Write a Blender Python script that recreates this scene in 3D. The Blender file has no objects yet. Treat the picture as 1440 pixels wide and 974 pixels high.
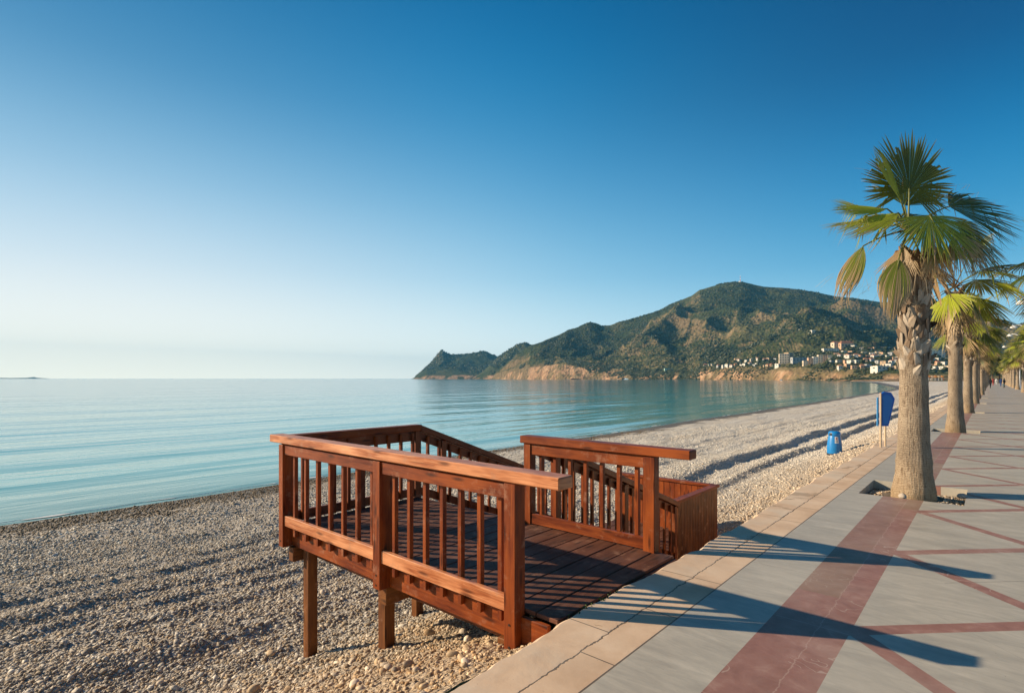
import bpy, math, random
import numpy as np
from mathutils import Vector, Matrix

random.seed(7)
rng = np.random.default_rng(7)
SC = bpy.context.scene
COL = SC.collection
R = math.radians

# ------------------------------------------------------------------ camera
CH = 1.65                       # eye height above the promenade
FPX = 760.0                     # focal length in photo pixels (1440 wide)
HY = 532.0                      # horizon row of the photo
TH = math.atan(675.0 / 760.0)   # camera turned this far left of the promenade's direction (+Y)
cam_d = bpy.data.cameras.new("camera"); cam = bpy.data.objects.new("camera", cam_d); COL.objects.link(cam)
cam.location = (0, 0, CH); cam.rotation_euler = (R(90), 0, TH)
cam_d.sensor_width = 36.0; cam_d.lens = 36.0 * FPX / 1440.0
cam_d.shift_y = (HY - 487.0) / 1440.0
cam_d.clip_start = 0.05; cam_d.clip_end = 120000
SC.camera = cam
FW = Vector((-math.sin(TH), math.cos(TH), 0)); RT = Vector((math.cos(TH), math.sin(TH), 0))

# ------------------------------------------------------------------ sky, sun, exposure
SUN_EL = R(22.5)
SUN_AZ = math.atan2(-.856, -.517)          # the sun stands over the sea, a little behind the camera
w = bpy.data.worlds.new("World"); SC.world = w; w.use_nodes = True
wn = w.node_tree; wn.nodes.clear()
wo = wn.nodes.new('ShaderNodeOutputWorld'); wb = wn.nodes.new('ShaderNodeBackground')
sky = wn.nodes.new('ShaderNodeTexSky'); sky.sky_type = 'NISHITA'; sky.sun_disc = False
sky.sun_elevation = SUN_EL; sky.sun_rotation = SUN_AZ
sky.air_density = 1.0; sky.dust_density = 0.6; sky.ozone_density = 2.5; sky.altitude = 0
SKYGAIN = 1.0 / (1.516 * .09)
# clear, polarised morning air: deeper and bluer with height and away from the sun (a function of the direction only)
def wm(op, a, b=None, clamp=False):
    n = wn.nodes.new('ShaderNodeMath'); n.operation = op; n.use_clamp = clamp
    for i, v in enumerate((a, b)):
        if v is None: continue
        if isinstance(v, (int, float)): n.inputs[i].default_value = v
        else: wn.links.new(v, n.inputs[i])
    return n.outputs[0]
wtc = wn.nodes.new('ShaderNodeTexCoord'); wsp = wn.nodes.new('ShaderNodeSeparateXYZ'); wn.links.new(wtc.outputs['Generated'], wsp.inputs[0])
zz = wm('MAXIMUM', wsp.outputs[2], 0.0)
aa = wm('MINIMUM', wm('ADD', wm('MULTIPLY', wsp.outputs[0], math.sin(SUN_AZ)), wm('MULTIPLY', wsp.outputs[1], math.cos(SUN_AZ))), .9)
aa = wm('MAXIMUM', aa, -.6)
def s2l(c): return tuple((v / 255 / 12.92 if v / 255 <= .04045 else ((v / 255 + .055) / 1.055) ** 2.4) for v in c)
def wramp(stops):      # sky colour by the sine of the elevation
    n = wn.nodes.new('ShaderNodeValToRGB'); wn.links.new(zz, n.inputs[0]); n.color_ramp.interpolation = 'B_SPLINE'; e = n.color_ramp.elements
    while len(e) < len(stops): e.new(.5)
    for i, (p, c) in enumerate(stops): e[i].position = p; e[i].color = (*s2l(c), 1)
    return n.outputs[0]
def wmixc(f, x, y):
    n = wn.nodes.new('ShaderNodeMix'); n.data_type = 'RGBA'; n.clamp_factor = True
    if isinstance(f, float): n.inputs[0].default_value = f
    else: wn.links.new(f, n.inputs[0])
    wn.links.new(x, n.inputs[6]); wn.links.new(y, n.inputs[7]); return n.outputs[2]
def wsm(v, a_, b_):
    n = wn.nodes.new('ShaderNodeMapRange'); n.interpolation_type = 'SMOOTHSTEP'; wn.links.new(v, n.inputs[0]); n.inputs[1].default_value = a_; n.inputs[2].default_value = b_; return n.outputs[0]
AWAY = wramp([(0, (215, 232, 232)), (.08, (150, 204, 226)), (.18, (72, 164, 210)), (.31, (0, 126, 186)), (.44, (0, 78, 134)), (.62, (0, 58, 108)), (1, (0, 40, 80))])
SIDE = wramp([(0, (250, 248, 236)), (.08, (214, 234, 238)), (.18, (156, 208, 234)), (.33, (84, 164, 212)), (.48, (5, 130, 188)), (.62, (0, 98, 158)), (1, (0, 45, 90))])
SUNW = wramp([(0, (255, 250, 228)), (.08, (250, 248, 238)), (.18, (212, 230, 240)), (.30, (150, 198, 228)), (.44, (70, 144, 192)), (.62, (20, 106, 160)), (1, (0, 45, 90))])
graded = wmixc(wsm(aa, .0, .85), wmixc(wsm(aa, -.55, .35), AWAY, SIDE), SUNW)
gsc = wn.nodes.new('ShaderNodeVectorMath'); gsc.operation = 'SCALE'; wn.links.new(graded, gsc.inputs[0]); wn.links.new(wm('MULTIPLY', wm('ADD', wm('MULTIPLY', wm('EXPONENT', wm('MULTIPLY', zz, -9.0)), .48), 1.0), SKYGAIN), gsc.inputs['Scale'])
nsc = wn.nodes.new('ShaderNodeVectorMath'); nsc.operation = 'MINIMUM'; wn.links.new(sky.outputs[0], nsc.inputs[0]); nsc.inputs[1].default_value = (9, 9, 9)
wn.links.new(wmixc(.97, nsc.outputs[0], gsc.outputs[0]), wb.inputs[0]); wb.inputs[1].default_value = 0.09
wn.links.new(wb.outputs[0], wo.inputs[0])
sd = bpy.data.lights.new("sun", 'SUN'); sd.energy = 5.0; sd.angle = R(0.55); sd.color = (1.0, .80, .56)
so = bpy.data.objects.new("sun", sd); COL.objects.link(so)
SV = Vector((math.sin(SUN_AZ) * math.cos(SUN_EL), math.cos(SUN_AZ) * math.cos(SUN_EL), math.sin(SUN_EL)))
so.rotation_euler = SV.to_track_quat('Z', 'Y').to_euler()
SC.view_settings.view_transform = 'Standard'; SC.view_settings.look = 'None'
SC.view_settings.exposure = 0.6; SC.view_settings.gamma = 1.0; SC.view_settings.use_curve_mapping = False
SC.render.engine = 'CYCLES'
SC.cycles.max_bounces = 6; SC.cycles.volume_bounces = 0

# ------------------------------------------------------------------ helpers
def tag(o, label=None, cat=None, group=None, kind=None):
    if label: o['label'] = label
    if cat: o['category'] = cat
    if group: o['group'] = group
    if kind: o['kind'] = kind
    return o
def empty(name, loc=(0, 0, 0), rz=0.0):
    o = bpy.data.objects.new(name, None); COL.objects.link(o); o.location = loc; o.rotation_euler = (0, 0, rz)
    o.empty_display_size = .2
    return o
def mesh_obj(name, V, Fc, mat, parent=None, smooth=False, col=None, uv=None, loc=None):
    """V (n,3); Fc list of equal-length tuples or a list of arrays (n,k)"""
    me = bpy.data.meshes.new(name)
    V = np.asarray(V, dtype=np.float32)
    arrs = Fc if (isinstance(Fc, list) and len(Fc) and isinstance(Fc[0], np.ndarray) and Fc[0].ndim == 2) else [np.asarray(Fc, dtype=np.int32)]
    loops = np.concatenate([a.astype(np.int32).ravel() for a in arrs])
    sizes = np.concatenate([np.full(len(a), a.shape[1], dtype=np.int32) for a in arrs])
    starts = np.concatenate([[0], np.cumsum(sizes)[:-1]]).astype(np.int32)
    me.vertices.add(len(V)); me.vertices.foreach_set('co', V.ravel())
    me.loops.add(len(loops)); me.loops.foreach_set('vertex_index', loops)
    me.polygons.add(len(sizes)); me.polygons.foreach_set('loop_start', starts)
    try: me.polygons.foreach_set('loop_total', sizes)
    except Exception: pass
    me.polygons.foreach_set('use_smooth', np.full(len(sizes), smooth, dtype=bool))
    me.update(calc_edges=True)
    if col is not None:
        ca = me.color_attributes.new('Col', 'FLOAT_COLOR', 'POINT')
        c4 = np.ones((len(V), 4), dtype=np.float32); c4[:, :3] = col
        ca.data.foreach_set('color', c4.ravel())
    if uv is not None:
        ul = me.uv_layers.new(name='UVMap'); ul.data.foreach_set('uv', np.asarray(uv, dtype=np.float32).ravel())
    me.validate()
    o = bpy.data.objects.new(name, me); COL.objects.link(o)
    me.materials.append(mat)
    if parent: o.parent = parent
    if loc is not None: o.location = loc
    return o

class Box:
    """collects bevelled boards (oriented boxes) with the grain running along their longest side (UV)"""
    def __init__(s): s.V = []; s.F4 = []; s.uv = []
    def add(s, c, size, ax=None, bev=0.004):
        c = np.array(c, float); h = np.array(size, float) / 2
        A = np.eye(3) if ax is None else np.array(ax, float)      # rows: local axes
        b = min(bev, *(h * .45))
        L = int(np.argmax(h)); ou, ov = random.random() * 50, random.random() * 50
        base = len(s.V); key = {}; idx = []
        # chamfered box: 24 vertices
        def vid(ix, sg):
            k = (ix,) + tuple(sg)
            if k not in key:
                p = np.array([sg[i] * (h[i] if i == ix else h[i] - b) for i in range(3)])
                key[k] = (len(s.V), p); s.V.append(c + p @ A)
            return key[k]
        def face(vs, n):
            P = [v[1] for v in vs]
            N = np.cross(P[1] - P[0], P[2] - P[0])
            if np.dot(N, n) < 0: vs = vs[::-1]
            s.F4.append([v[0] for v in vs])
            m = int(np.argmax(np.abs(n)))
            others = [i for i in range(3) if i != m]
            if L in others:
                o2 = [i for i in others if i != L][0]; a, bb = L, o2
            else: a, bb = others
            for v in vs:
                s.uv.append((v[1][a] + ou, v[1][bb] * 1.0 + ov + m * 3.1 + (n[m] > 0) * 1.7))
        S = (-1, 1)
        for ix in range(3):
            j, k = [(1, 2), (0, 2), (0, 1)][ix]
            for sx in S:
                n = np.zeros(3); n[ix] = sx
                q = []
                for (a, bb) in ((-1, -1), (1, -1), (1, 1), (-1, 1)):
                    sg = [0, 0, 0]; sg[ix] = sx; sg[j] = a; sg[k] = bb; q.append(vid(ix, sg))
                face(q, n)
        for (i, j) in ((0, 1), (0, 2), (1, 2)):
            k = 3 - i - j
            for a in S:
                for bb in S:
                    q = []
                    for (ix, kk) in ((i, -1), (i, 1), (j, 1), (j, -1)):
                        sg = [0, 0, 0]; sg[i] = a; sg[j] = bb; sg[k] = kk; q.append(vid(ix, sg))
                    n = np.zeros(3); n[i] = a * 1.01; n[j] = bb; face(q, n)
        for a in S:
            for bb in S:
                for cc in S:
                    q = [vid(0, (a, bb, cc)), vid(1, (a, bb, cc)), vid(2, (a, bb, cc)), vid(2, (a, bb, cc))]
                    P = [v[1] for v in q]; N = np.cross(P[1] - P[0], P[2] - P[0])
                    t = q[:3] if np.dot(N, (a, bb, cc)) > 0 else q[:3][::-1]
                    s.F4.append([v[0] for v in t]); 
                    for v in t: s.uv.append((v[1][L] + ou, v[1][(L + 1) % 3] + ov))
        return s
    def span(s, x0, x1, y0, y1, z0, z1, bev=.004):
        return s.add(((x0 + x1) / 2, (y0 + y1) / 2, (z0 + z1) / 2), (abs(x1 - x0), abs(y1 - y0), abs(z1 - z0)), bev=bev)
    def build(s, name, mat, parent=None, smooth=False):
        me = bpy.data.meshes.new(name)
        me.from_pydata([tuple(v) for v in s.V], [], s.F4)
        ul = me.uv_layers.new(name='UVMap'); ul.data.foreach_set('uv', np.asarray(s.uv, dtype=np.float32).ravel())
        o = bpy.data.objects.new(name, me); COL.objects.link(o); me.materials.append(mat)
        if parent: o.parent = parent
        return o

def lathe(prof, n=24, cx=0, cy=0, wob=None):
    """prof: list of (r,z)"""
    V = []; F = []
    for i, (r, z) in enumerate(prof):
        for k in range(n):
            a = 2 * math.pi * k / n
            rr = r if wob is None else r * wob(a, z)
            V.append((cx + rr * math.cos(a), cy + rr * math.sin(a), z))
    for i in range(len(prof) - 1):
        for k in range(n):
            a = i * n + k; b = i * n + (k + 1) % n
            F.append((a, b, b + n, a + n))
    return V, F
def tube(pts, rad, n=8):
    V = []; F = []
    pts = [Vector(p) for p in pts]
    for i, p in enumerate(pts):
        t = (pts[min(i + 1, len(pts) - 1)] - pts[max(i - 1, 0)]).normalized()
        u = t.cross(Vector((0, 0, 1)));
        if u.length < .05: u = t.cross(Vector((1, 0, 0)))
        u.normalize(); v = t.cross(u)
        r = rad[i] if isinstance(rad, (list, tuple)) else rad
        for k in range(n):
            a = 2 * math.pi * k / n; V.append(tuple(p + (u * math.cos(a) + v * math.sin(a)) * r))
    for i in range(len(pts) - 1):
        for k in range(n):
            a = i * n + k; b = i * n + (k + 1) % n
            F.append((a, b, b + n, a + n))
    # caps as quads fans (n even)
    for base in (0, (len(pts) - 1) * n):
        for k in range(1, n - 2, 2): F.append((base, base + k, base + k + 1, base + k + 2) if k + 2 < n else (base, base + k, base + k + 1, base))
    return V, F
def merge(parts):
    V = []; F = []
    for v, f in parts:
        o = len(V); V += list(v); F += [tuple(i + o for i in q) for q in f]
    return V, F

# numpy noise ----------------------------------------------------------------
def vnoise(x, y, seed=0):
    x = np.asarray(x, float); y = np.asarray(y, float)
    xi = np.floor(x).astype(np.int64); yi = np.floor(y).astype(np.int64)
    xf = x - xi; yf = y - yi; u = xf * xf * xf * (xf * (xf * 6 - 15) + 10); v = yf * yf * yf * (yf * (yf * 6 - 15) + 10)
    def h(a, b):
        n = (a * 374761393 + b * 668265263 + seed * 974634777) & 0xffffffff
        n = ((n ^ (n >> 13)) * 1274126177) & 0xffffffff
        return ((n ^ (n >> 16)) & 0xffff) / 65535.0
    return (h(xi, yi) * (1 - u) + h(xi + 1, yi) * u) * (1 - v) + (h(xi, yi + 1) * (1 - u) + h(xi + 1, yi + 1) * u) * v
def fbm(x, y, o=4, seed=0):
    t = 0; a = .5
    for i in range(o): t = t + a * (vnoise(x, y, seed + i) * 2 - 1); x = np.asarray(x) * 2.03 + 5.2; y = np.asarray(y) * 2.03 + 1.7; a *= .5
    return t
def ridged(x, y, o=4, seed=0):
    t = 0; a = .5
    for i in range(o):
        t = t + a * (1 - np.abs(vnoise(x, y, seed + i) * 2 - 1) * 2); x = np.asarray(x) * 2.1 + 3.1; y = np.asarray(y) * 2.1 + 7.7; a *= .5
    return t
def sstep(a, b, x):
    t = np.clip((np.asarray(x, float) - a) / (b - a), 0, 1); return t * t * (3 - 2 * t)

# ------------------------------------------------------------------ materials
class M:
    """tiny node-building helper"""
    def __init__(s, name):
        s.m = bpy.data.materials.new(name); s.m.use_nodes = True; s.t = s.m.node_tree; s.N = s.t.nodes; s.L = s.t.links
        s.b = s.N['Principled BSDF']; s.out = s.N['Material Output']
        s.tc = None
    def coord(s, kind='Object'):
        if not s.tc: s.tc = s.N.new('ShaderNodeTexCoord')
        return s.tc.outputs[kind]
    def lk(s, a, b):
        if hasattr(a, 'is_output') or isinstance(a, bpy.types.NodeSocket): s.L.new(a, b)
        else: b.default_value = a
    def math(s, op, a, b=None, clamp=False):
        n = s.N.new('ShaderNodeMath'); n.operation = op; n.use_clamp = clamp
        s.lk(a, n.inputs[0])
        if b is not None: s.lk(b, n.inputs[1])
        return n.outputs[0]
    def mapping(s, vec, scale=(1, 1, 1), loc=(0, 0, 0), rot=(0, 0, 0)):
        n = s.N.new('ShaderNodeMapping'); s.lk(vec, n.inputs[0]); n.inputs['Scale'].default_value = scale
        n.inputs['Location'].default_value = loc; n.inputs['Rotation'].default_value = rot; return n.outputs[0]
    def noise(s, vec, scale, detail=4, rough=.55, dist=0, out=0):
        n = s.N.new('ShaderNodeTexNoise'); s.lk(vec, n.inputs['Vector']); n.inputs['Scale'].default_value = scale
        n.inputs['Detail'].default_value = detail; n.inputs['Roughness'].default_value = rough; n.inputs['Distortion'].default_value = dist
        return n.outputs[out]
    def vor(s, vec, scale, feature='F1', out='Distance', rand=1.0):
        n = s.N.new('ShaderNodeTexVoronoi'); n.feature = feature; s.lk(vec, n.inputs['Vector']); n.inputs['Scale'].default_value = scale
        n.inputs['Randomness'].default_value = rand
        return n.outputs[out]
    def ramp(s, fac, stops):
        n = s.N.new('ShaderNodeValToRGB'); s.lk(fac, n.inputs[0]); e = n.color_ramp.elements
        while len(e) < len(stops): e.new(.5)
        for i, (p, c) in enumerate(stops): e[i].position = p; e[i].color = (*c, 1) if len(c) == 3 else c
        return n.outputs[0]
    def mix(s, fac, a, b, mode='MIX'):
        n = s.N.new('ShaderNodeMix'); n.data_type = 'RGBA'; n.blend_type = mode; s.lk(fac, n.inputs[0])
        s.lk((*a, 1) if isinstance(a, tuple) and len(a) == 3 else a, n.inputs[6]); s.lk((*b, 1) if isinstance(b, tuple) and len(b) == 3 else b, n.inputs[7])
        return n.outputs[2]
    def sep(s, v):
        n = s.N.new('ShaderNodeSeparateXYZ'); s.lk(v, n.inputs[0]); return n.outputs
    def comb(s, x, y, z=0.0):
        n = s.N.new('ShaderNodeCombineXYZ'); s.lk(x, n.inputs[0]); s.lk(y, n.inputs[1]); s.lk(z, n.inputs[2]); return n.outputs[0]
    def bump(s, h, strength=.5, dist=.01, prev=None):
        n = s.N.new('ShaderNodeBump'); s.lk(h, n.inputs['Height']); n.inputs['Strength'].default_value = strength; n.inputs['Distance'].default_value = dist
        if prev is not None: s.L.new(prev, n.inputs['Normal'])
        return n.outputs[0]
    def attr(s, name='Col'):
        n = s.N.new('ShaderNodeAttribute'); n.attribute_name = name; return n.outputs[0]
    def fin(s, color=None, rough=None, normal=None, spec=None, metal=None):
        if color is not None: s.lk((*color, 1) if isinstance(color, tuple) and len(color) == 3 else color, s.b.inputs['Base Color'])
        if rough is not None: s.lk(rough, s.b.inputs['Roughness'])
        if normal is not None: s.L.new(normal, s.b.inputs['Normal'])
        if spec is not None: s.b.inputs['Specular IOR Level'].default_value = spec
        if metal is not None: s.b.inputs['Metallic'].default_value = metal
        return s.m

def plain(name, c, rough=.6, var=.12, scale=6, metal=0, spec=.5):
    m = M(name); n = m.noise(m.coord(), scale, 5)
    col = m.mix(n, tuple(x * (1 - var) for x in c), tuple(min(1, x * (1 + var)) for x in c))
    return m.fin(col, rough, m.bump(n, .15, .01), spec, metal)

def wood(name, dark, mid, light, rough=.5, weather=0.0, coat=.04):
    m = M(name); uv = m.coord('UV')
    g1 = m.noise(m.mapping(uv, (1.2, 22, 1)), 1.6, 6, .6, 1.2)
    g2 = m.noise(m.mapping(uv, (3, 120, 1)), 2.2, 3, .6)
    big = m.noise(m.mapping(uv, (1.2, 3.5, 1)), 1.3, 3)
    col = m.ramp(g1, [(.28, dark), (.5, mid), (.72, light)])
    col = m.mix(m.math('MULTIPLY', m.math('SUBTRACT', g2, .45, True), 1.4), col, dark)
    col = m.mix(m.math('MULTIPLY', m.math('SUBTRACT', big, .42, True), 2.2, True), col, tuple(min(1, x * 1.45) for x in light))
    kv = m.N.new('ShaderNodeTexVoronoi'); kv.voronoi_dimensions = '2D'; m.L.new(m.mapping(uv, (1.6, 7.5, 1)), kv.inputs['Vector']); kv.inputs['Scale'].default_value = 1.0; kn = kv.outputs['Distance']
    kf = m.ramp(kn, [(.05, (1, 1, 1)), (.15, (0, 0, 0))])
    sc = m.noise(m.mapping(m.coord(), loc=(5, 2, 1)), 5.5, 6, .7)
    col = m.mix(m.math('MULTIPLY', m.math('SUBTRACT', sc, .56, True), 3.5, True), col, (.40, .22, .14))
    ck = m.noise(m.mapping(uv, (.9, 60, 1)), 1.2, 2, .5)
    col = m.mix(m.math('MULTIPLY', m.math('GREATER_THAN', ck, .715), .7), col, tuple(x * .2 for x in dark))
    col = m.mix(m.math('MULTIPLY', kf, .75), col, tuple(x * .35 for x in dark))
    if weather:
        wn_ = m.noise(m.coord(), 2.3, 5, .6)
        col = m.mix(m.math('MULTIPLY', m.math('SUBTRACT', wn_, .45, True), weather * 4, True), col, (.30, .24, .20))
    h = m.math('ADD', m.math('MULTIPLY', g2, .5), m.math('MULTIPLY', g1, .5))
    if coat:
        m.b.inputs['Coat Weight'].default_value = coat; m.b.inputs['Coat Roughness'].default_value = .3
    return m.fin(col, m.math('ADD', m.math('MULTIPLY', g1, .25), rough - .12), m.bump(h, .35, .003), .25)

MT = {}
MT['wood'] = wood('stained_wood', (.070, .011, .002), (.165, .028, .004), (.28, .064, .009))
MT['rail'] = wood('sunlit_rail_wood', (.20, .046, .014), (.43, .135, .046), (.70, .33, .16), rough=.46, coat=.15)  # paler copy of the stained wood, sunlight put into its colour
MT['shadewood'] = wood('shaded_stained_wood', (.07, .016, .006), (.15, .036, .012), (.24, .068, .02), rough=.45)  # copy of the stained wood for shaded parts, shade put into the colour
MT['plank'] = wood('shaded_brown_planks', (.05, .014, .005), (.11, .034, .010), (.18, .062, .018), rough=.5)  # brown planks with the landing wall's shade worked into their colour
MT['deck'] = wood('walked_deck_wood', (.044, .016, .009), (.092, .034, .019), (.15, .060, .034), rough=.68, weather=.14, coat=.0)
MT['post'] = wood('ground_post_wood', (.07, .022, .007), (.14, .045, .011), (.21, .078, .018), rough=.6, coat=.05)

# promenade paving -----------------------------------------------------------
def paving_mat():
    m = M('marble_promenade_paving'); oc = m.coord('Object'); x, y, z = m.sep(oc)
    wob = m.noise(oc, 9, 3)
    def line(expr, wdt, soft=.004):   # 1 on the line
        a = m.math('ABSOLUTE', expr)
        return m.math('SUBTRACT', 1.0, m.math('DIVIDE', m.math('SUBTRACT', a, wdt), soft, True), True)
    P = 2.12; c = 4.13 - (-.68)
    def tri(e):   # distance to the nearest multiple of P
        f = m.math('FRACT', m.math('ADD', m.math('DIVIDE', e, P), .5))
        return m.math('MULTIPLY', m.math('SUBTRACT', f, .5), P)
    e1 = tri(m.math('SUBTRACT', m.math('SUBTRACT', y, x), c))           # strips going (1,1)
    e2 = tri(m.math('SUBTRACT', m.math('ADD', y, x), 4.13 - .68))       # strips going (1,-1)
    s1 = line(e1, .085); s2 = line(e2, .085)
    strip = m.math('MAXIMUM', s1, s2)
    inlat = m.math('GREATER_THAN', x, -.69)
    strip = m.math('MULTIPLY', strip, inlat)
    band = m.math('MULTIPLY', m.math('GREATER_THAN', x, -1.145), m.math('LESS_THAN', x, -.69))
    edge = m.math('LESS_THAN', x, -1.62)
    # marble
    st = m.noise(m.mapping(oc, (1.1, 4.5, 1), rot=(0, 0, .5)), 1.4, 7, .62, .8)
    st2 = m.noise(oc, 14, 5, .6)
    marble = m.ramp(st, [(.3, (.38, .345, .285)), (.52, (.50, .455, .37)), (.72, (.60, .54, .44))])
    marble = m.mix(m.math('MULTIPLY', st2, .35), marble, (.30, .30, .28))
    _s = m.sep(m.vor(m.comb(m.math('MULTIPLY', x, 1.0), m.math('MULTIPLY', y, .9)), 1.0, out='Color', rand=.2))[0]
    fl = lambda e, p: m.math('FLOOR', m.math('DIVIDE', e, p))
    wno = m.N.new('ShaderNodeTexWhiteNoise'); m.L.new(m.comb(fl(m.math('ADD', y, x), P / 2), fl(m.math('SUBTRACT', y, x), P / 2)), wno.inputs['Vector'])
    marble = m.mix(m.math('MULTIPLY', wno.outputs['Value'], .2), marble, (.30, .28, .24))
    fine = m.noise(m.mapping(oc, (1.5, 6, 1), rot=(0, 0, .5)), 6, 5, .7)
    marble = m.mix(m.math('MULTIPLY', m.math('SUBTRACT', fine, .45, True), 1.2), marble, (.24, .235, .215))
    # red
    rn = m.noise(m.mapping(oc, (3, 3, 1)), 2.0, 7, .65, .4)
    red = m.ramp(rn, [(.3, (.24, .115, .090)), (.55, (.32, .165, .132)), (.75, (.42, .26, .21))])
    vein = m.vor(m.mapping(m.noise(oc, 1.6, 3, out=1), (5, 5, 1)), 1.3, 'DISTANCE_TO_EDGE')
    vn = m.math('MULTIPLY', m.math('LESS_THAN', vein, .018), m.math('GREATER_THAN', m.noise(oc, 1.1, 3), .55))
    red = m.mix(m.math('MULTIPLY', vn, .6), red, (.50, .38, .32))
    wr = m.N.new('ShaderNodeTexWhiteNoise'); m.L.new(m.comb(m.math('GREATER_THAN', x, -.86), m.math('FLOOR', m.math('DIVIDE', m.math('ADD', y, .325), 1.25))), wr.inputs['Vector'])
    red2 = m.mix(m.math('MULTIPLY', m.math('POWER', wr.outputs['Value'], 2.0), .75), red, m.mix(.7, red, (.26, .19, .12)))
    # tan edging
    tn = m.noise(oc, 2.2, 7, .6, .3)
    tan = m.ramp(tn, [(.3, (.54, .37, .24)), (.52, (.68, .49, .33)), (.72, (.76, .59, .43))])
    pale = m.math('MULTIPLY', m.math('LESS_THAN', x, -1.86), m.math('SUBTRACT', m.noise(oc, 1.9, 5, .6, .6), .42, True))
    tan = m.mix(m.math('MULTIPLY', pale, 3.0, True), tan, (.64, .54, .42))
    dirt = m.math('MULTIPLY', m.math('LESS_THAN', x, -1.86), m.math('GREATER_THAN', m.noise(m.mapping(oc, loc=(3, 9, 0)), 1.6, 5, .6, .5), .60))
    tan = m.mix(m.math('MULTIPLY', dirt, .55), tan, (.26, .17, .10))
    col = m.mix(strip, marble, red)
    col = m.mix(band, col, red2)
    col = m.mix(edge, col, tan)
    # joints
    def per(e, p, off=0.0):
        f = m.math('FRACT', m.math('ADD', m.math('DIVIDE', m.math('SUBTRACT', e, off), p), .5))
        return m.math('MULTIPLY', m.math('SUBTRACT', f, .5), p)
    jx = line(m.math('ADD', x, 1.62), .004, .003)
    xw = m.math('ADD', x, m.math('MULTIPLY', m.math('SUBTRACT', m.noise(oc, 7, 4, .7), .5), .07))
    j2 = line(m.math('ADD', xw, 1.86), .004, .003)
    jt = m.math('MULTIPLY', line(per(y, .82, 2.72), .003, .003), m.math('MULTIPLY', edge, m.math('GREATER_THAN', x, -1.86)))
    jt2 = m.math('MULTIPLY', line(per(y, 1.3, .45), .003, .003), m.math('LESS_THAN', x, -1.86))
    jb = m.math('MULTIPLY', line(m.math('ADD', xw, .86), .001, .004), band)
    jb2 = m.math('MULTIPLY', line(per(y, 1.25, .3), .001, .004), band)
    jm = m.math('MULTIPLY', line(per(m.math('SUBTRACT', y, x), P, c + P / 2), .002, .003), m.math('MULTIPLY', m.math('GREATER_THAN', x, -.69), m.math('GREATER_THAN', wno.outputs['Value'], .5)))
    jm2 = m.math('MULTIPLY', line(per(y, 3.18, 1.9), .0015, .003), m.math('MULTIPLY', m.math('GREATER_THAN', x, -1.62), m.math('LESS_THAN', x, -1.145)))
    dk = jx
    for q in (j2, jt, jt2, jm, m.math('MULTIPLY', jm2, .6)): dk = m.math('MAXIMUM', dk, q)
    col = m.mix(m.math('MULTIPLY', dk, .8), col, (.07, .055, .045))
    lt = m.math('MAXIMUM', jb, jb2)
    col = m.mix(m.math('MULTIPLY', lt, .5), col, (.50, .36, .30))
    pt = m.noise(m.mapping(oc, loc=(11, 4, 0)), .75, 6, .65, .6)
    col = m.mix(m.math('MULTIPLY', m.math('SUBTRACT', pt, .48, True), 1.6, True), col, m.mix(.5, col, (.62, .57, .48)))
    hj = m.math('MAXIMUM', line(m.math('SUBTRACT', m.math('ABSOLUTE', e1), P / 2), .0012, .003), line(m.math('SUBTRACT', m.math('ABSOLUTE', e2), P / 2), .0012, .003))
    col = m.mix(m.math('MULTIPLY', m.math('MULTIPLY', hj, inlat), .32), col, (.16, .14, .12))
    # scattered grime
    gr = m.noise(oc, .9, 6, .65)
    col = m.mix(m.math('MULTIPLY', m.math('SUBTRACT', gr, .5, True), .9, True), col, m.mix(.6, col, (.10, .085, .07)))
    gs = m.math('GREATER_THAN', m.noise(oc, 42, 2), .735)
    col = m.mix(m.math('MULTIPLY', gs, .35), col, (.12, .10, .08))
    h = m.math('SUBTRACT', m.math('MULTIPLY', m.noise(oc, 30, 5, .65), .3), m.math('MULTIPLY', dk, 1.0))
    ed = m.math('MULTIPLY', m.math('LESS_THAN', x, -1.86), m.math('MULTIPLY', tn, 3.0))
    h = m.math('ADD', h, ed)
    rough = m.math('ADD', m.math('MULTIPLY', st2, .22), m.math('MULTIPLY', edge, .25)); rough = m.math('ADD', rough, .38)
    return m.fin(col, rough, m.bump(h, .45, .006), .22)
MT['paving'] = paving_mat()

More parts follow.
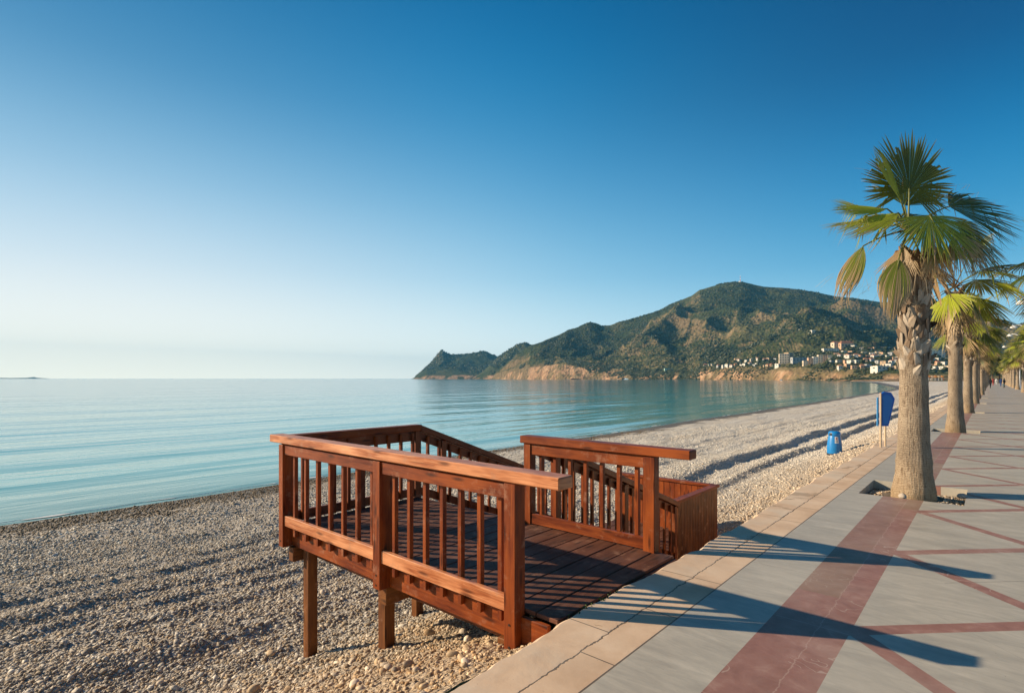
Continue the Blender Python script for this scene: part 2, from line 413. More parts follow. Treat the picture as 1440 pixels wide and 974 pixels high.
def beach_mat():
    m = M('pebble_beach'); oc = m.coord('Object'); x, y, z = m.sep(oc)
    v1 = m.vor(oc, 26); c1 = m.vor(oc, 26, out='Color'); v2 = m.vor(oc, 60); 
    cb = m.sep(c1)[0]
    big = m.noise(m.mapping(oc, (1, .25, 1)), .55, 5, .6)
    base = m.ramp(cb, [(0, (.30, .26, .21)), (.35, (.45, .40, .33)), (.7, (.56, .51, .44)), (1, (.72, .68, .60))])
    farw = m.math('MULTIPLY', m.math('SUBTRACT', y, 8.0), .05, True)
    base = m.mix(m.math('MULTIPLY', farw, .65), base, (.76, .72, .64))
    base = m.mix(m.math('MULTIPLY', m.math('SUBTRACT', big, .4, True), 2.5, True), base, m.mix(.55, base, (.42, .31, .19)))
    # sandy/yellow by the wall
    near = m.math('MULTIPLY', m.math('ADD', x, 5.2), .45, True)
    nearc = m.math('SUBTRACT', 1.0, m.math('MULTIPLY', m.math('SUBTRACT', y, 4.0), .14, True), True)
    base = m.mix(m.math('MULTIPLY', nearc, .15), base, (.22, .175, .13))
    base = m.mix(m.math('MULTIPLY', near, .6), base, (.47, .33, .19))
    wet = m.math('MULTIPLY', m.math('SUBTRACT', -2.27, m.math('ADD', z, m.math('MULTIPLY', m.noise(oc, 2.5, 4), .10))), 14, True)
    base = m.mix(wet, base, (.15, .105, .055))
    gap = m.ramp(v1, [(.0, (0, 0, 0)), (.55, (0, 0, 0)), (.85, (1, 1, 1))])
    base = m.mix(m.math('MULTIPLY', gap, .4), base, (.30, .25, .19))
    h = m.math('SUBTRACT', 1.0, v1)
    n1 = m.bump(h, .9, .03); n2 = m.bump(m.math('SUBTRACT', 1.0, v2), .6, .012, n1)
    n3 = m.bump(m.noise(oc, 3, 6, .7), .6, .14, n2)
    n3 = m.bump(m.noise(m.mapping(oc, (1.6, .35, 1)), 1.1, 5, .7, .5), .6, .35, n3)
    return m.fin(base, m.math('SUBTRACT', .85, m.math('MULTIPLY', wet, .45)), n3, .3)
MT['beach'] = beach_mat()
def peb_mat():
    m = M('pebbles'); c = m.attr(); n = m.noise(m.coord(), 70, 4)
    col = m.mix(m.math('MULTIPLY', n, .5), c, m.mix(.6, c, (.10, .08, .06)))
    return m.fin(col, .7, m.bump(n, .4, .004), .35)
MT['pebble'] = peb_mat()
def leafy(name, trans=.20, rough=.45):
    m = M(name); c = m.attr()
    n = m.noise(m.coord(), 12, 4)
    c2 = m.mix(m.math('MULTIPLY', n, .4), c, m.mix(.5, c, (.01, .02, .005)))
    m.fin(c2, rough, None, .35)
    tr = m.N.new('ShaderNodeBsdfTranslucent'); m.L.new(c2, tr.inputs[0])
    mx = m.N.new('ShaderNodeMixShader'); mx.inputs[0].default_value = trans
    m.L.new(m.b.outputs[0], mx.inputs[1]); m.L.new(tr.outputs[0], mx.inputs[2]); m.L.new(mx.outputs[0], m.out.inputs[0])
    return m.m
MT['frond'] = leafy('palm_frond')
MT['foliage'] = leafy('tree_foliage', .2)
def trunk_mat():
    m = M('palm_trunk_bark'); oc = m.coord(); x, y, z = m.sep(oc)
    a = m.math('ARCTAN2', y, x)
    cyl = m.comb(m.math('MULTIPLY', a, .25), z, 0.0)
    fis = m.noise(m.mapping(cyl, (40, 7, 1)), 1.0, 5, .65, .4)
    ringn = m.math('ADD', m.math('MULTIPLY', z, 34.0), m.math('MULTIPLY', m.noise(cyl, 5, 4, .7), 6.0))
    ring = m.math('ABSOLUTE', m.math('SUBTRACT', m.math('FRACT', ringn), .5))
    big = m.noise(cyl, 2.2, 5)
    col = m.ramp(big, [(.3, (.24, .185, .130)), (.55, (.36, .285, .205)), (.75, (.45, .37, .275))])
    fc = m.ramp(fis, [(.36, (1, 1, 1)), (.47, (0, 0, 0))])
    col = m.mix(m.math('MULTIPLY', fc, .75), col, (.085, .055, .035))
    rc = m.math('GREATER_THAN', ring, .40)
    col = m.mix(m.math('MULTIPLY', rc, .5), col, (.12, .08, .05))
    foot = m.math('SUBTRACT', 1.0, m.math('MULTIPLY', z, 1.6, True), True)
    col = m.mix(m.math('MULTIPLY', foot, .45), col, (.38, .24, .11))
    h = m.math('SUBTRACT', m.math('MULTIPLY', fis, 1.5), m.math('MULTIPLY', rc, .5))
    return m.fin(col, .85, m.bump(h, .8, .02), .2)
MT['trunk'] = trunk_mat()
def boot_mat():
    m = M('palm_leaf_bases'); c = m.attr(); n = m.noise(m.mapping(m.coord(), (1, 1, .35)), 22, 5, .65)
    col = m.mix(m.math('MULTIPLY', m.math('SUBTRACT', n, .3, True), 1.3), c, m.mix(.75, c, (.07, .045, .03)))
    return m.fin(col, .85, m.bump(n, .6, .012), .2)
MT['boot'] = boot_mat()

def hill_mat():
    m = M('scrub_and_rock_hillside'); oc = m.coord(); g = m.N.new('ShaderNodeNewGeometry')
    nz = m.sep(g.outputs['True Normal'])[2]; x, y, z = m.sep(oc)
    n1 = m.noise(oc, .0045, 6, .6, .6); n2 = m.noise(oc, .03, 6, .7); n3 = m.vor(oc, .085)
    green = m.ramp(n1, [(.35, (.034, .046, .020)), (.5, (.058, .070, .026)), (.66, (.115, .108, .045))])
    green = m.mix(m.math('MULTIPLY', m.math('SUBTRACT', .62, n3, True), 1.3, True), green, (.016, .034, .014))
    vs = m.noise(m.mapping(oc, (1, 1, .22)), .075, 6, .72)
    rock = m.ramp(m.math('ADD', m.math('MULTIPLY', n2, .4), m.math('MULTIPLY', vs, .6)), [(.3, (.20, .105, .06)), (.5, (.44, .265, .15)), (.7, (.64, .46, .30))])
    m.lk(m.mapping(oc, (1, 1, .25)), m.N[-1].inputs[0]) if False else None
    steep = m.math('MULTIPLY', m.math('SUBTRACT', m.math('ADD', .72, m.math('MULTIPLY', m.math('SUBTRACT', n2, .5), .5)), nz), 5, True)
    low = m.math('SUBTRACT', 1.0, m.math('MULTIPLY', m.math('SUBTRACT', z, m.attr('cliff')), .12, True), True)
    lown = m.math('MULTIPLY', low, m.math('MULTIPLY', m.math('SUBTRACT', m.noise(m.mapping(oc, (1, 1, .5)), .013, 7, .68, .5), .44), 8, True))
    bare = m.math('MULTIPLY', m.math('SUBTRACT', m.noise(m.mapping(oc, loc=(300, 90, 0)), .0062, 6, .66, .8), .60), 9, True)
    f = m.math('MAXIMUM', m.math('MULTIPLY', steep, .5), m.math('MULTIPLY', bare, .42))
    f = m.math('MULTIPLY', f, m.math('SUBTRACT', 1.0, m.math('MULTIPLY', m.noise(oc, .05, 4, .7), .55)))
    f = m.math('MAXIMUM', f, lown)
    col = m.mix(f, green, rock)
    h = m.math('ADD', m.math('MULTIPLY', n2, 1.0), m.math('MULTIPLY', n3, .6))
    return m.fin(col, .95, m.bump(h, .9, 12.0), .1)
MT['hill'] = hill_mat()

def water_mat():
    m = M('sea_water'); oc = m.coord(); x, y, z = m.sep(oc)
    # depth colour: pale turquoise over the shallows, deeper blue-green farther out
    d = m.math('SUBTRACT', -21.0, m.math('ADD', x, m.math('MULTIPLY', m.noise(m.mapping(oc, (.3, 1, 1)), .05, 3), 14)))
    d = m.math('ADD', d, 7.0)
    col = m.ramp(m.math('DIVIDE', d, 140.0, True), [(0, (.20, .37, .34)), (.05, (.10, .40, .42)), (.22, (.045, .36, .42)), (.6, (.022, .27, .34)), (1, (.014, .19, .27))])
    sw = m.noise(m.mapping(oc, (1.0, .16, 1), rot=(0, 0, R(-12))), .55, 3, .5, .3)
    sw2 = m.noise(m.mapping(oc, (1.0, .35, 1), rot=(0, 0, R(22))), 2.2, 4, .55)
    sw3 = m.noise(m.mapping(oc, (1.0, .12, 1), rot=(0, 0, R(30))), .07, 3, .55)
    patch = m.ramp(m.noise(m.mapping(oc, (1, .2, 1), rot=(0, 0, R(35))), .018, 4, .6), [(.38, (.25, .25, .25)), (.62, (1, 1, 1))])
    n = m.bump(sw3, .5, 1.9)
    n = m.bump(sw, .42, .26, n)
    b2 = m.N.new('ShaderNodeBump'); m.L.new(sw2, b2.inputs['Height']); b2.inputs['Distance'].default_value = .05
    m.L.new(m.math('MULTIPLY', patch, .45), b2.inputs['Strength']); m.L.new(n, b2.inputs['Normal'])
    foam = m.noise(m.mapping(oc, (1, 1, 1)), 3.5, 5, .7)
    m.b.inputs['IOR'].default_value = 1.33
    return m.fin(col, .08, b2.outputs[0], .42)
MT['water'] = water_mat()
MT['foam'] = plain('wave_foam', (.75, .78, .76), .6)
MT['ground'] = plain('dry_ground', (.26, .21, .15), .95, .3, .4)
MT['dirt'] = plain('pit_soil', (.16, .12, .08), .95, .35, 9)
MT['white'] = plain('white_paint', (.78, .77, .74), .5, .05)
MT['steel'] = plain('galvanised_steel', (.42, .43, .43), .4, .1, 20, .7)
MT['tanpost'] = plain('pale_wood_pole', (.50, .36, .22), .6, .15, 20)
MT['blue'] = plain('blue_plastic', (.012, .115, .46), .38, .08, 4)
MT['binblue'] = plain('bin_blue_plastic', (.010, .20, .52), .35, .1, 7)
MT['black'] = plain('dark_opening', (.015, .017, .02), .6)
MT['sticker'] = plain('white_sticker', (.72, .70, .68), .5, .05)
MT['stred'] = plain('sticker_print', (.45, .10, .06), .5, .05)
MT['stgrey'] = plain('sticker_text', (.25, .24, .24), .5, .05)
for nm, c in dict(cream=(.62, .50, .36), pale=(.64, .60, .52), peach=(.58, .36, .22), grey=(.38, .38, .37), mint=(.45, .62, .52), tan=(.48, .34, .21)).items():
    MT['w_' + nm] = plain('wall_' + nm, c, .85, .08, .3)
MT['tile'] = plain('roof_tiles', (.34, .14, .075), .8, .2, 1.5)
MT['glass'] = plain('dark_window', (.035, .05, .06), .25, .1)
MT['orange'] = plain('orange_canvas', (.62, .22, .04), .8)
MT['skin'] = plain('skin', (.38, .20, .13), .6); MT['hair'] = plain('hair', (.03, .02, .015), .7)
MT['redmark'] = plain('mast_red', (.5, .04, .02), .5)
MT['moss'] = plain('moss', (.04, .07, .012), .9, .4, 40)
MT['iron'] = plain('screw_head', (.05, .04, .035), .5, .1, 40, .6)

# ================================================================== THE SETTING
SEA = -2.5
SHX = [(-60, -20.5), (0, -21), (80, -22.5), (140, -24), (200, -26), (260, -28.3), (300, -33), (350, -41), (450, -58), (600, -84), (748, -107), (900, -160)]
def shoreX(y): return np.interp(y, [p[0] for p in SHX], [p[1] for p in SHX]) + .5 * np.sin(np.asarray(y) * .21) * np.clip(1 - np.abs(np.asarray(y)) / 200, 0, 1) * .6
def beach_z(x, y):
    x = np.asarray(x, float); y = np.asarray(y, float)
    sx = shoreX(y); width = -2.25 - sx
    t = (x - sx) / width
    zb = SEA + 1.15 * np.sign(t) * np.abs(t) ** .92
    zb = np.where(t < 0, SEA + t * 2.6, zb)
    zw = np.interp(y, [-20, 2.4, 3.2, 4.6, 6.3, 8.2, 11.2, 13.5, 17, 60], [-.10, -.10, -.14, -.30, -.9, -1.5, -1.4, -.55, -.16, -.12])
    zb0 = SEA + 1.15
    tb = np.clip((-2.25 - x) / 3.9, 0, 1)
    bank = (1 - tb) ** 1.15
    z = zb + (zw - zb0) * bank
    # berms left by the waves and the beach cleaner: steep on their landward side
    u = x + .35 * fbm(x * .12, y * .10, 3, 5) * 2 + .10 * fbm(x * .8, y * .5, 3, 9)
    amp = .5 + .5 * vnoise(x * .05, y * .06, 21)
    far = sstep(9, 20, y)
    for (px, h, wd, f0, f1) in ((-7.3, .36, 1.1, .2, 1.0), (-5.75, .34, .85, 0.0, 1.0), (-9.7, .22, 1.2, 1.0, .35), (-8.2, .10, .8, 1.0, .2), (-8.9, .10, .5, 1, .1), (-10.8, .12, .6, 1, .3), (-6.9, .07, .5, 1, 0), (-11.9, .14, 1.0, 1, .6), (-13.9, .10, 1.6, 1, .6), (-16.6, .08, 1.8, 1, .6)):
        s = (u - px)
        prof = np.where(s < 0, np.exp(-(s / wd) ** 2), np.exp(-(s / (wd * .26)) ** 2))
        z = z + h * prof * amp * (f0 * (1 - far) + f1 * far) * np.clip(t * 6, 0, 1)
    k = np.clip(t * 8, 0, 1)
    z = z + k * (.09 * fbm(x * .9, y * .6, 4, 3) + .035 * fbm(x * 3.1, y * 2.3, 3, 4) + .02 * ridged(x * 1.4, y * .5, 3, 6))
    return z

def grid_faces(nu, nv):
    i, j = np.meshgrid(np.arange(nu - 1), np.arange(nv - 1), indexing='ij')
    a = (i * nv + j).ravel(); return np.stack([a, a + nv, a + nv + 1, a + 1], 1)
ys = np.concatenate([np.arange(-14, 0, .25), np.arange(0, 14, .07), np.arange(14, 40, .16), np.arange(40, 120, .6), np.arange(120, 280, 2), np.arange(280, 900, 6)])
tt = np.concatenate([np.linspace(-.45, -.03, 8), np.linspace(-.02, 1, 250)])
YY, TT = np.meshgrid(ys, tt, indexing='ij')
SX = shoreX(YY); XX = SX + TT * (-2.25 - SX)
ZZ = beach_z(XX, YY)
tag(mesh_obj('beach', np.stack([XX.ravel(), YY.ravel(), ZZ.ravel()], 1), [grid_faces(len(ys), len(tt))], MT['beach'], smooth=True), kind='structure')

# sea: one sheet to the horizon
S = 60000
tag(mesh_obj('sea', [(-S, -S, SEA), (-3.0, -S, SEA), (-3.0, 900, SEA), (400, 1200, SEA), (S, 1200, SEA), (S, S, SEA), (-S, S, SEA)], [np.array([[0, 1, 2, 6]]), np.array([[2, 3, 5, 6]]), np.array([[3, 4, 5]])], MT['water']), kind='structure')
# inland ground sheet
tag(mesh_obj('ground', [(-2.3, -300, -.2), (900, -300, -.2), (900, 900, -.2), (-2.3, 900, -.2)], [np.array([[0, 1, 2, 3]])], MT['ground']), kind='structure')
# thin foam where the wavelets die on the pebbles
Vf = []; Ff = []
for k in range(0, 700):
    y0 = -6 + k * .12
    xs = float(shoreX(y0)); wv = .02 + .16 * float(vnoise(y0 * 1.3, 0, 31)) ** 2.5; off = -.25 + .25 * float(fbm(y0 * .35, 0, 3, 33))
    br = 1 if vnoise(y0 * 2.3, 3, 35) > .52 else .06
    Vf += [(xs + off - wv * br, y0, SEA + .012), (xs + off, y0, SEA + .03), (xs + off + wv * br * .6, y0, SEA + .016)]
    if k: a = (k - 1) * 3; Ff += [(a, a + 3, a + 4, a + 1), (a + 1, a + 4, a + 5, a + 2)]
tag(mesh_obj('foam', Vf, Ff, MT['foam'], smooth=True), kind='stuff')
COL.objects['foam']['label'] = 'thin white line of foam along the waterline'; COL.objects['foam']['category'] = 'foam'

# promenade slab with a square pit round each seaward palm ---------------------
PALM_Y = [9.64, 21.8, 34.3, 47.2, 60.0, 72.8, 85.6, 98.4, 111.2, 124.0, 136.8, 149.6, 162.4, 175.2, 188.0, 200.8, 213.6, 226.4]
PALM_X = -.86
PIT = (-1.44, -.27, -.50, .86)       # x0, x1, and y before/after the trunk centre
PX0, PX1 = -2.19, 7.0
def prom():
    V = []; F = []
    def q(*p):
        o = len(V); V.extend(p); F.append((o, o + 1, o + 2, o + 3))
    yb = [-12.0]
    for yc in PALM_Y: yb += [yc + PIT[2], yc + PIT[3]]
    yb.append(262.0)
    for i in range(len(yb) - 1):
        y0, y1 = yb[i], yb[i + 1]
        pit = (i % 2 == 1)
        if pit:
            for (a, b) in ((PX0 + .12, PIT[0]), (PIT[1], PX1)): q((a, y0, 0), (b, y0, 0), (b, y1, 0), (a, y1, 0))
            d = -.16; x0, x1 = PIT[0], PIT[1]
            q((x0, y0, 0), (x0, y1, 0), (x0, y1, d), (x0, y0, d)); q((x1, y1, 0), (x1, y0, 0), (x1, y0, d), (x1, y1, d))
            q((x0, y1, 0), (x1, y1, 0), (x1, y1, d), (x0, y1, d)); q((x1, y0, 0), (x0, y0, 0), (x0, y0, d), (x1, y0, d))
        else:
            q((PX0 + .12, y0, 0), (PX1, y0, 0), (PX1, y1, 0), (PX0 + .12, y1, 0))
    # worn, irregular outer edge with a rough face down to the beach
    yl = np.concatenate([np.arange(-12, 16, .06), np.arange(16, 262.1, .6)])
    ex = PX0 + .045 * fbm(yl * 1.9, yl * 0, 4, 41) + .02 * fbm(yl * 9, yl * 0, 3, 43) + np.where((yl > 4.75) & (yl < 6.9), .05 * (vnoise(yl * 3.1, 0 * yl, 44)), 0)
    o = len(V)
    for i, y in enumerate(yl):
        e = float(ex[i]); r1 = .02 * float(vnoise(y * 6, 1, 47)); r2 = .05 * float(vnoise(y * 4, 5, 48))
        V.extend([(PX0 + .12, y, 0), (e + .035, y, -.001), (e, y, -.018 - r1), (e - .02 - r2, y, -.10), (e + .01 - r2, y, -.24), (e + .03, y, -2.0)])
    for i in range(len(yl) - 1):
        for k in range(5): a = o + i * 6 + k; F.append((a, a + 6, a + 7, a + 1))
    q((PX1, -12, 0), (PX1, 262, 0), (PX1, 262, -.25), (PX1, -12, -.25))
    q((PX0, 262, 0), (PX0, 262, -.25), (PX1, 262, -.25), (PX1, 262, 0))
    return V, F
V, F = prom()
tag(mesh_obj('promenade', V, [np.array(F)], MT['paving']), kind='structure')

# hills ------------------------------------------------------------------------
def wpt(px, D):   # ground position of a bearing (photo column) and a distance
    L = (px - 720.0) / FPX * D
    return FW.x * D + RT.x * L, FW.y * D + RT.y * L
class Terrain:
    def __init__(s, keys, sky, amp, seed, wl=520., front=None):
        s.k = sorted(keys); s.sky = sky; s.amp = amp; s.seed = seed; s.wl = wl
    def knots(s, px):
        K = [k[0] for k in s.k]
        g = lambda i: np.interp(px, K, [k[i] for k in s.k])
        D0 = g(1); D1 = g(2); y1 = g(3); D2 = g(4); y2 = g(5); D3 = g(6); y3 = g(7); D4 = g(8)
        y4 = np.interp(px, [p[0] for p in s.sky], [p[1] for p in s.sky])
        y2 = np.maximum(y2, y4 + .1); y3 = np.maximum(y3, y4)
        zf = lambda y, D: CH + (HY - y) * D / FPX
        return D0, D1, zf(y1, D1), D2, zf(y2, D2), D3, zf(y3, D3), D4, zf(y4, D4)
    def z(s, px, D):
        px = np.asarray(px, float); D = np.asarray(D, float)
        D0, D1, z1, D2, z2, D3, z3, D4, z4 = s.knots(px)
        x = FW.x * D + RT.x * (px - 720) / FPX * D; y = FW.y * D + RT.y * (px - 720) / FPX * D
        wx = x + 90 * fbm(x / 400, y / 400, 3, s.seed + 50); wy = y + 90 * fbm(x / 400, y / 400, 3, s.seed + 60)
        wig = (26 * fbm(x / 70, y / 70, 3, s.seed + 9) + 16 * fbm(x / 19 + D / 11, y / 19, 3, s.seed + 19)) * np.clip((px - 680) / 100, .3, 1)
        Dw = np.where(D < D3, D + wig * np.clip((D3 - D) / 150, 0, 1), D)
        z = np.where(Dw < D1, -4 + (z1 + 4) * sstep(0, 1, (Dw - D0 + 4) / (D1 - D0 + 4)),
            np.where(Dw < D2, z1 + (z2 - z1) * ((Dw - D1) / (D2 - D1)) ** .8,
            np.where(Dw < D3, z2 + (z3 - z2) * ((Dw - D2) / (D3 - D2)),
            np.where(Dw < D4, z3 + (z4 - z3) * ((Dw - D3) / (D4 - D3)), z4 * (1 - .85 * sstep(0, 1, (Dw - D4) / 1400))))))
        env = sstep(0, 1, (D - D2) / (D3 - D2) * 1.2) * np.clip((D4 - D) / (D4 - D3) * 1.3, 0, 1)
        sc = np.clip(z4 / 300, .12, 1)
        z = z + s.amp * sc * env * (ridged(wx / s.wl, wy / s.wl, 4, s.seed) * 1.0 - .25)
        e2 = sstep(0, 1, (D - D1) / (D2 - D1 + 30))
        z = z + e2 * sc * (9 * ridged(x / 60, y / 60, 3, s.seed + 3) - 4) * np.clip((D4 - D) / 120, .12, 1)
        return z
def build_terrain(name, T, px0, px1, step, nr):
    px = np.arange(px0, px1, step)
    D0, D1, z1, D2, z2, D3, z3, D4, z4 = T.knots(px)
    rows = []
    fr = []
    for u in np.linspace(0, 1, 10): fr.append((D0 - 12) + (D1 - D0 + 12) * u)
    for u in np.linspace(0, 1, 44)[1:]: fr.append(D1 + (D2 - D1) * u)
    for u in np.linspace(0, 1, nr)[1:]: fr.append(D2 + (D3 - D2) * u)
    for u in np.linspace(0, 1, nr)[1:]: fr.append(D3 + (D4 - D3) * u)
    for u in (.04, .12, .3, .6, 1): fr.append(D4 + 1500 * u)
    DD = np.stack(fr, 0); PP = np.broadcast_to(px, DD.shape)
    Z = T.z(PP, DD)
    X = FW.x * DD + RT.x * (PP - 720) / FPX * DD; Y = FW.y * DD + RT.y * (PP - 720) / FPX * DD
    o = mesh_obj(name, np.stack([X.ravel(), Y.ravel(), Z.ravel()], 1), [grid_faces(*DD.shape)[:, ::-1]], MT['hill'], smooth=True)
    at = o.data.attributes.new('cliff', 'FLOAT', 'POINT')
    at.data.foreach_set('value', np.broadcast_to(z2 * .80 - 8, DD.shape).astype(np.float32).ravel())
    tag(o, kind='structure'); return o
SKY_M = [(685, 533.5), (691, 533), (700, 521), (712, 512), (725, 502), (735, 495), (746, 487), (760, 482), (770, 477), (783, 472), (800, 464), (815, 459), (822, 455.5), (830, 452.5), (837, 454), (846, 458), (858, 457), (870, 453), (896, 446), (915, 440), (930, 435), (942, 428), (954, 423), (972, 416), (984, 407.5), (1000, 403), (1012, 399), (1030, 396), (1045, 396), (1060, 400), (1075, 403), (1100, 404.5), (1125, 407), (1150, 411), (1175, 417), (1200, 419), (1262, 428), (1320, 438), (1400, 461), (1440, 468), (1600, 485), (1900, 505)]
#        px    D0    D1   y1    D2    y2   D3   y3    D4
KEY_M = [(685, 2960, 2965, 532.6, 2975, 532.5, 3000, 532.3, 3100), (700, 2850, 2855, 532, 2890, 524, 2930, 522, 3050), (745, 2550, 2556, 531.5, 2640, 511, 2740, 496, 3000),
         (790, 2350, 2356, 531.5, 2480, 505, 2680, 484, 3050), (830, 2250, 2256, 531.5, 2310, 514, 2600, 486, 3050), (870, 2120, 2126, 531.5, 2175, 518, 2550, 488, 3050),
         (930, 1900, 1906, 531.5, 1945, 522, 2400, 482, 3000), (965, 1760, 1766, 531.8, 1800, 524, 2350, 474, 2950), (985, 1650, 1656, 531.8, 1700, 517, 2300, 468, 2850), (1000, 1600, 1606, 531.8, 1645, 515, 2280, 464, 2850),
         (1040, 1450, 1456, 531.8, 1500, 515, 2200, 462, 2800), (1100, 1250, 1256, 531.8, 1300, 515.5, 2100, 468, 2800), (1150, 1080, 1090, 532.4, 1130, 517, 2000, 472, 2850),
         (1180, 900, 1010, 532.6, 1040, 519, 1950, 474, 2900), (1200, 720, 930, 532.5, 960, 520, 1900, 476, 2900), (1262, 560, 820, 532.2, 850, 522, 1800, 480, 3000),
         (1350, 560, 760, 531.5, 790, 525, 1700, 486, 3100), (1440, 560, 700, 531.5, 730, 527, 1600, 496, 3200), (1900, 560, 700, 531, 720, 529, 1500, 508, 3200)]
TM = Terrain(KEY_M, SKY_M, 190, 11, 760)
build_terrain('mountain', TM, 685, 1800, 1.1, 90)
SKY_A = [(578, 533.6), (583, 531), (592, 523), (605, 510), (616, 497), (619, 493), (622, 492.3), (626, 495), (633, 498), (645, 498.5), (660, 497), (675, 494), (684, 494), (692, 498), (700, 501), (715, 507), (740, 515), (770, 525), (790, 534)]
KEY_A = [(578, 4200, 4203, 532.4, 4215, 532.4, 4260, 532.3, 4400), (600, 4050, 4055, 532, 4110, 526, 4280, 520, 4600), (650, 3950, 3955, 532, 4020, 525, 4250, 515, 4600), (700, 3900, 3905, 532, 3960, 525, 4200, 515, 4600), (790, 3900, 3905, 532, 3960, 530, 4200, 529, 4600)]
TA = Terrain(KEY_A, SKY_A, 60, 71, 420)
build_terrain('headland', TA, 578, 790, 1.1, 50)
SKY_B = [(664, 533.6), (680, 521), (700, 502), (716, 491), (727, 484.5), (737, 481), (746, 484), (760, 488), (790, 500), (830, 533)]
KEY_B = [(664, 3500, 3505, 532.5, 3520, 532.4, 3560, 532.2, 3700), (690, 3400, 3405, 532, 3450, 525, 3550, 519, 3900), (740, 3300, 3305, 532, 3360, 522, 3500, 508, 3800), (830, 3300, 3305, 532.5, 3350, 532, 3450, 532, 3800)]
TB = Terrain(KEY_B, SKY_B, 45, 91, 380)
build_terrain('hill', TB, 664, 830, 1.1, 50)
# thin island on the horizon far left
V = []; F = []
isl = [(-60, .2), (-20, .7), (0, 1.0), (12, .8), (25, .9), (38, 1.0), (44, 1.8), (48, 2.2), (52, 1.0), (62, .5), (70, 0)]
for px, hp in isl:
    for (D, k) in ((8800, 0), (8950, 1), (9300, 0)):
        x, y = wpt(px, D); V.append((x, y, SEA - 1 + (hp * D / FPX + 5) * k))
for i in range(len(isl) - 1):
    a = i * 3; F += [(a, a + 3, a + 4, a + 1), (a + 1, a + 4, a + 5, a + 2)]
o = mesh_obj('island', V, [np.array(F)], MT['hill']); tag(o, kind='structure')

# ------------------------------------------------------------------ little solids as arrays
def ico(sub=0):
    t = (1 + 5 ** .5) / 2
    v = [(-1, t, 0), (1, t, 0), (-1, -t, 0), (1, -t, 0), (0, -1, t), (0, 1, t), (0, -1, -t), (0, 1, -t), (t, 0, -1), (t, 0, 1), (-t, 0, -1), (-t, 0, 1)]
    v = [np.array(p) / np.linalg.norm(p) for p in v]
    f = [(0, 11, 5), (0, 5, 1), (0, 1, 7), (0, 7, 10), (0, 10, 11), (1, 5, 9), (5, 11, 4), (11, 10, 2), (10, 7, 6), (7, 1, 8), (3, 9, 4), (3, 4, 2), (3, 2, 6), (3, 6, 8), (3, 8, 9), (4, 9, 5), (2, 4, 11), (6, 2, 10), (8, 6, 7), (9, 8, 1)]
    for _ in range(sub):
        c = {}; nf = []
        def mid(a, b):
            k = (min(a, b), max(a, b))
            if k not in c: p = v[a] + v[b]; v.append(p / np.linalg.norm(p)); c[k] = len(v) - 1
            return c[k]
        for a, b, d in f:
            ab, bd, da = mid(a, b), mid(b, d), mid(d, a); nf += [(a, ab, da), (b, bd, ab), (d, da, bd), (ab, bd, da)]
        f = nf
    return np.array(v), np.array(f)
def scatter(P, size, flat, sub, colr, seed, jit=.18, rotz=None):
    """many irregular stones/clumps in one mesh"""
    r = np.random.default_rng(seed); v, f = ico(sub); n = len(P); nv = len(v)
    vv = v[None] * (1 + r.normal(0, jit, (n, nv, 1)))
    s = np.stack([size * r.uniform(.8, 1.35, n), size * r.uniform(.6, 1.0, n), size * flat * r.uniform(.75, 1.2, n)], 1)
    vv = vv * s[:, None, :]
    # random tilt and spin
    a = r.uniform(0, 2 * np.pi, n); b = r.normal(0, .3, n)
    ca, sa, cb, sb = np.cos(a)[:, None], np.sin(a)[:, None], np.cos(b)[:, None], np.sin(b)[:, None]
    x, y, z = vv[..., 0], vv[..., 1], vv[..., 2]
    x, z = x * cb - z * sb, x * sb + z * cb
    x, y = x * ca - y * sa, x * sa + y * ca
    V = np.stack([x, y, z], -1) + P[:, None, :]
    F = (f[None] + (np.arange(n) * nv)[:, None, None]).reshape(-1, 3)
    C = np.repeat(colr, nv, 0)
    return V.reshape(-1, 3), F, C

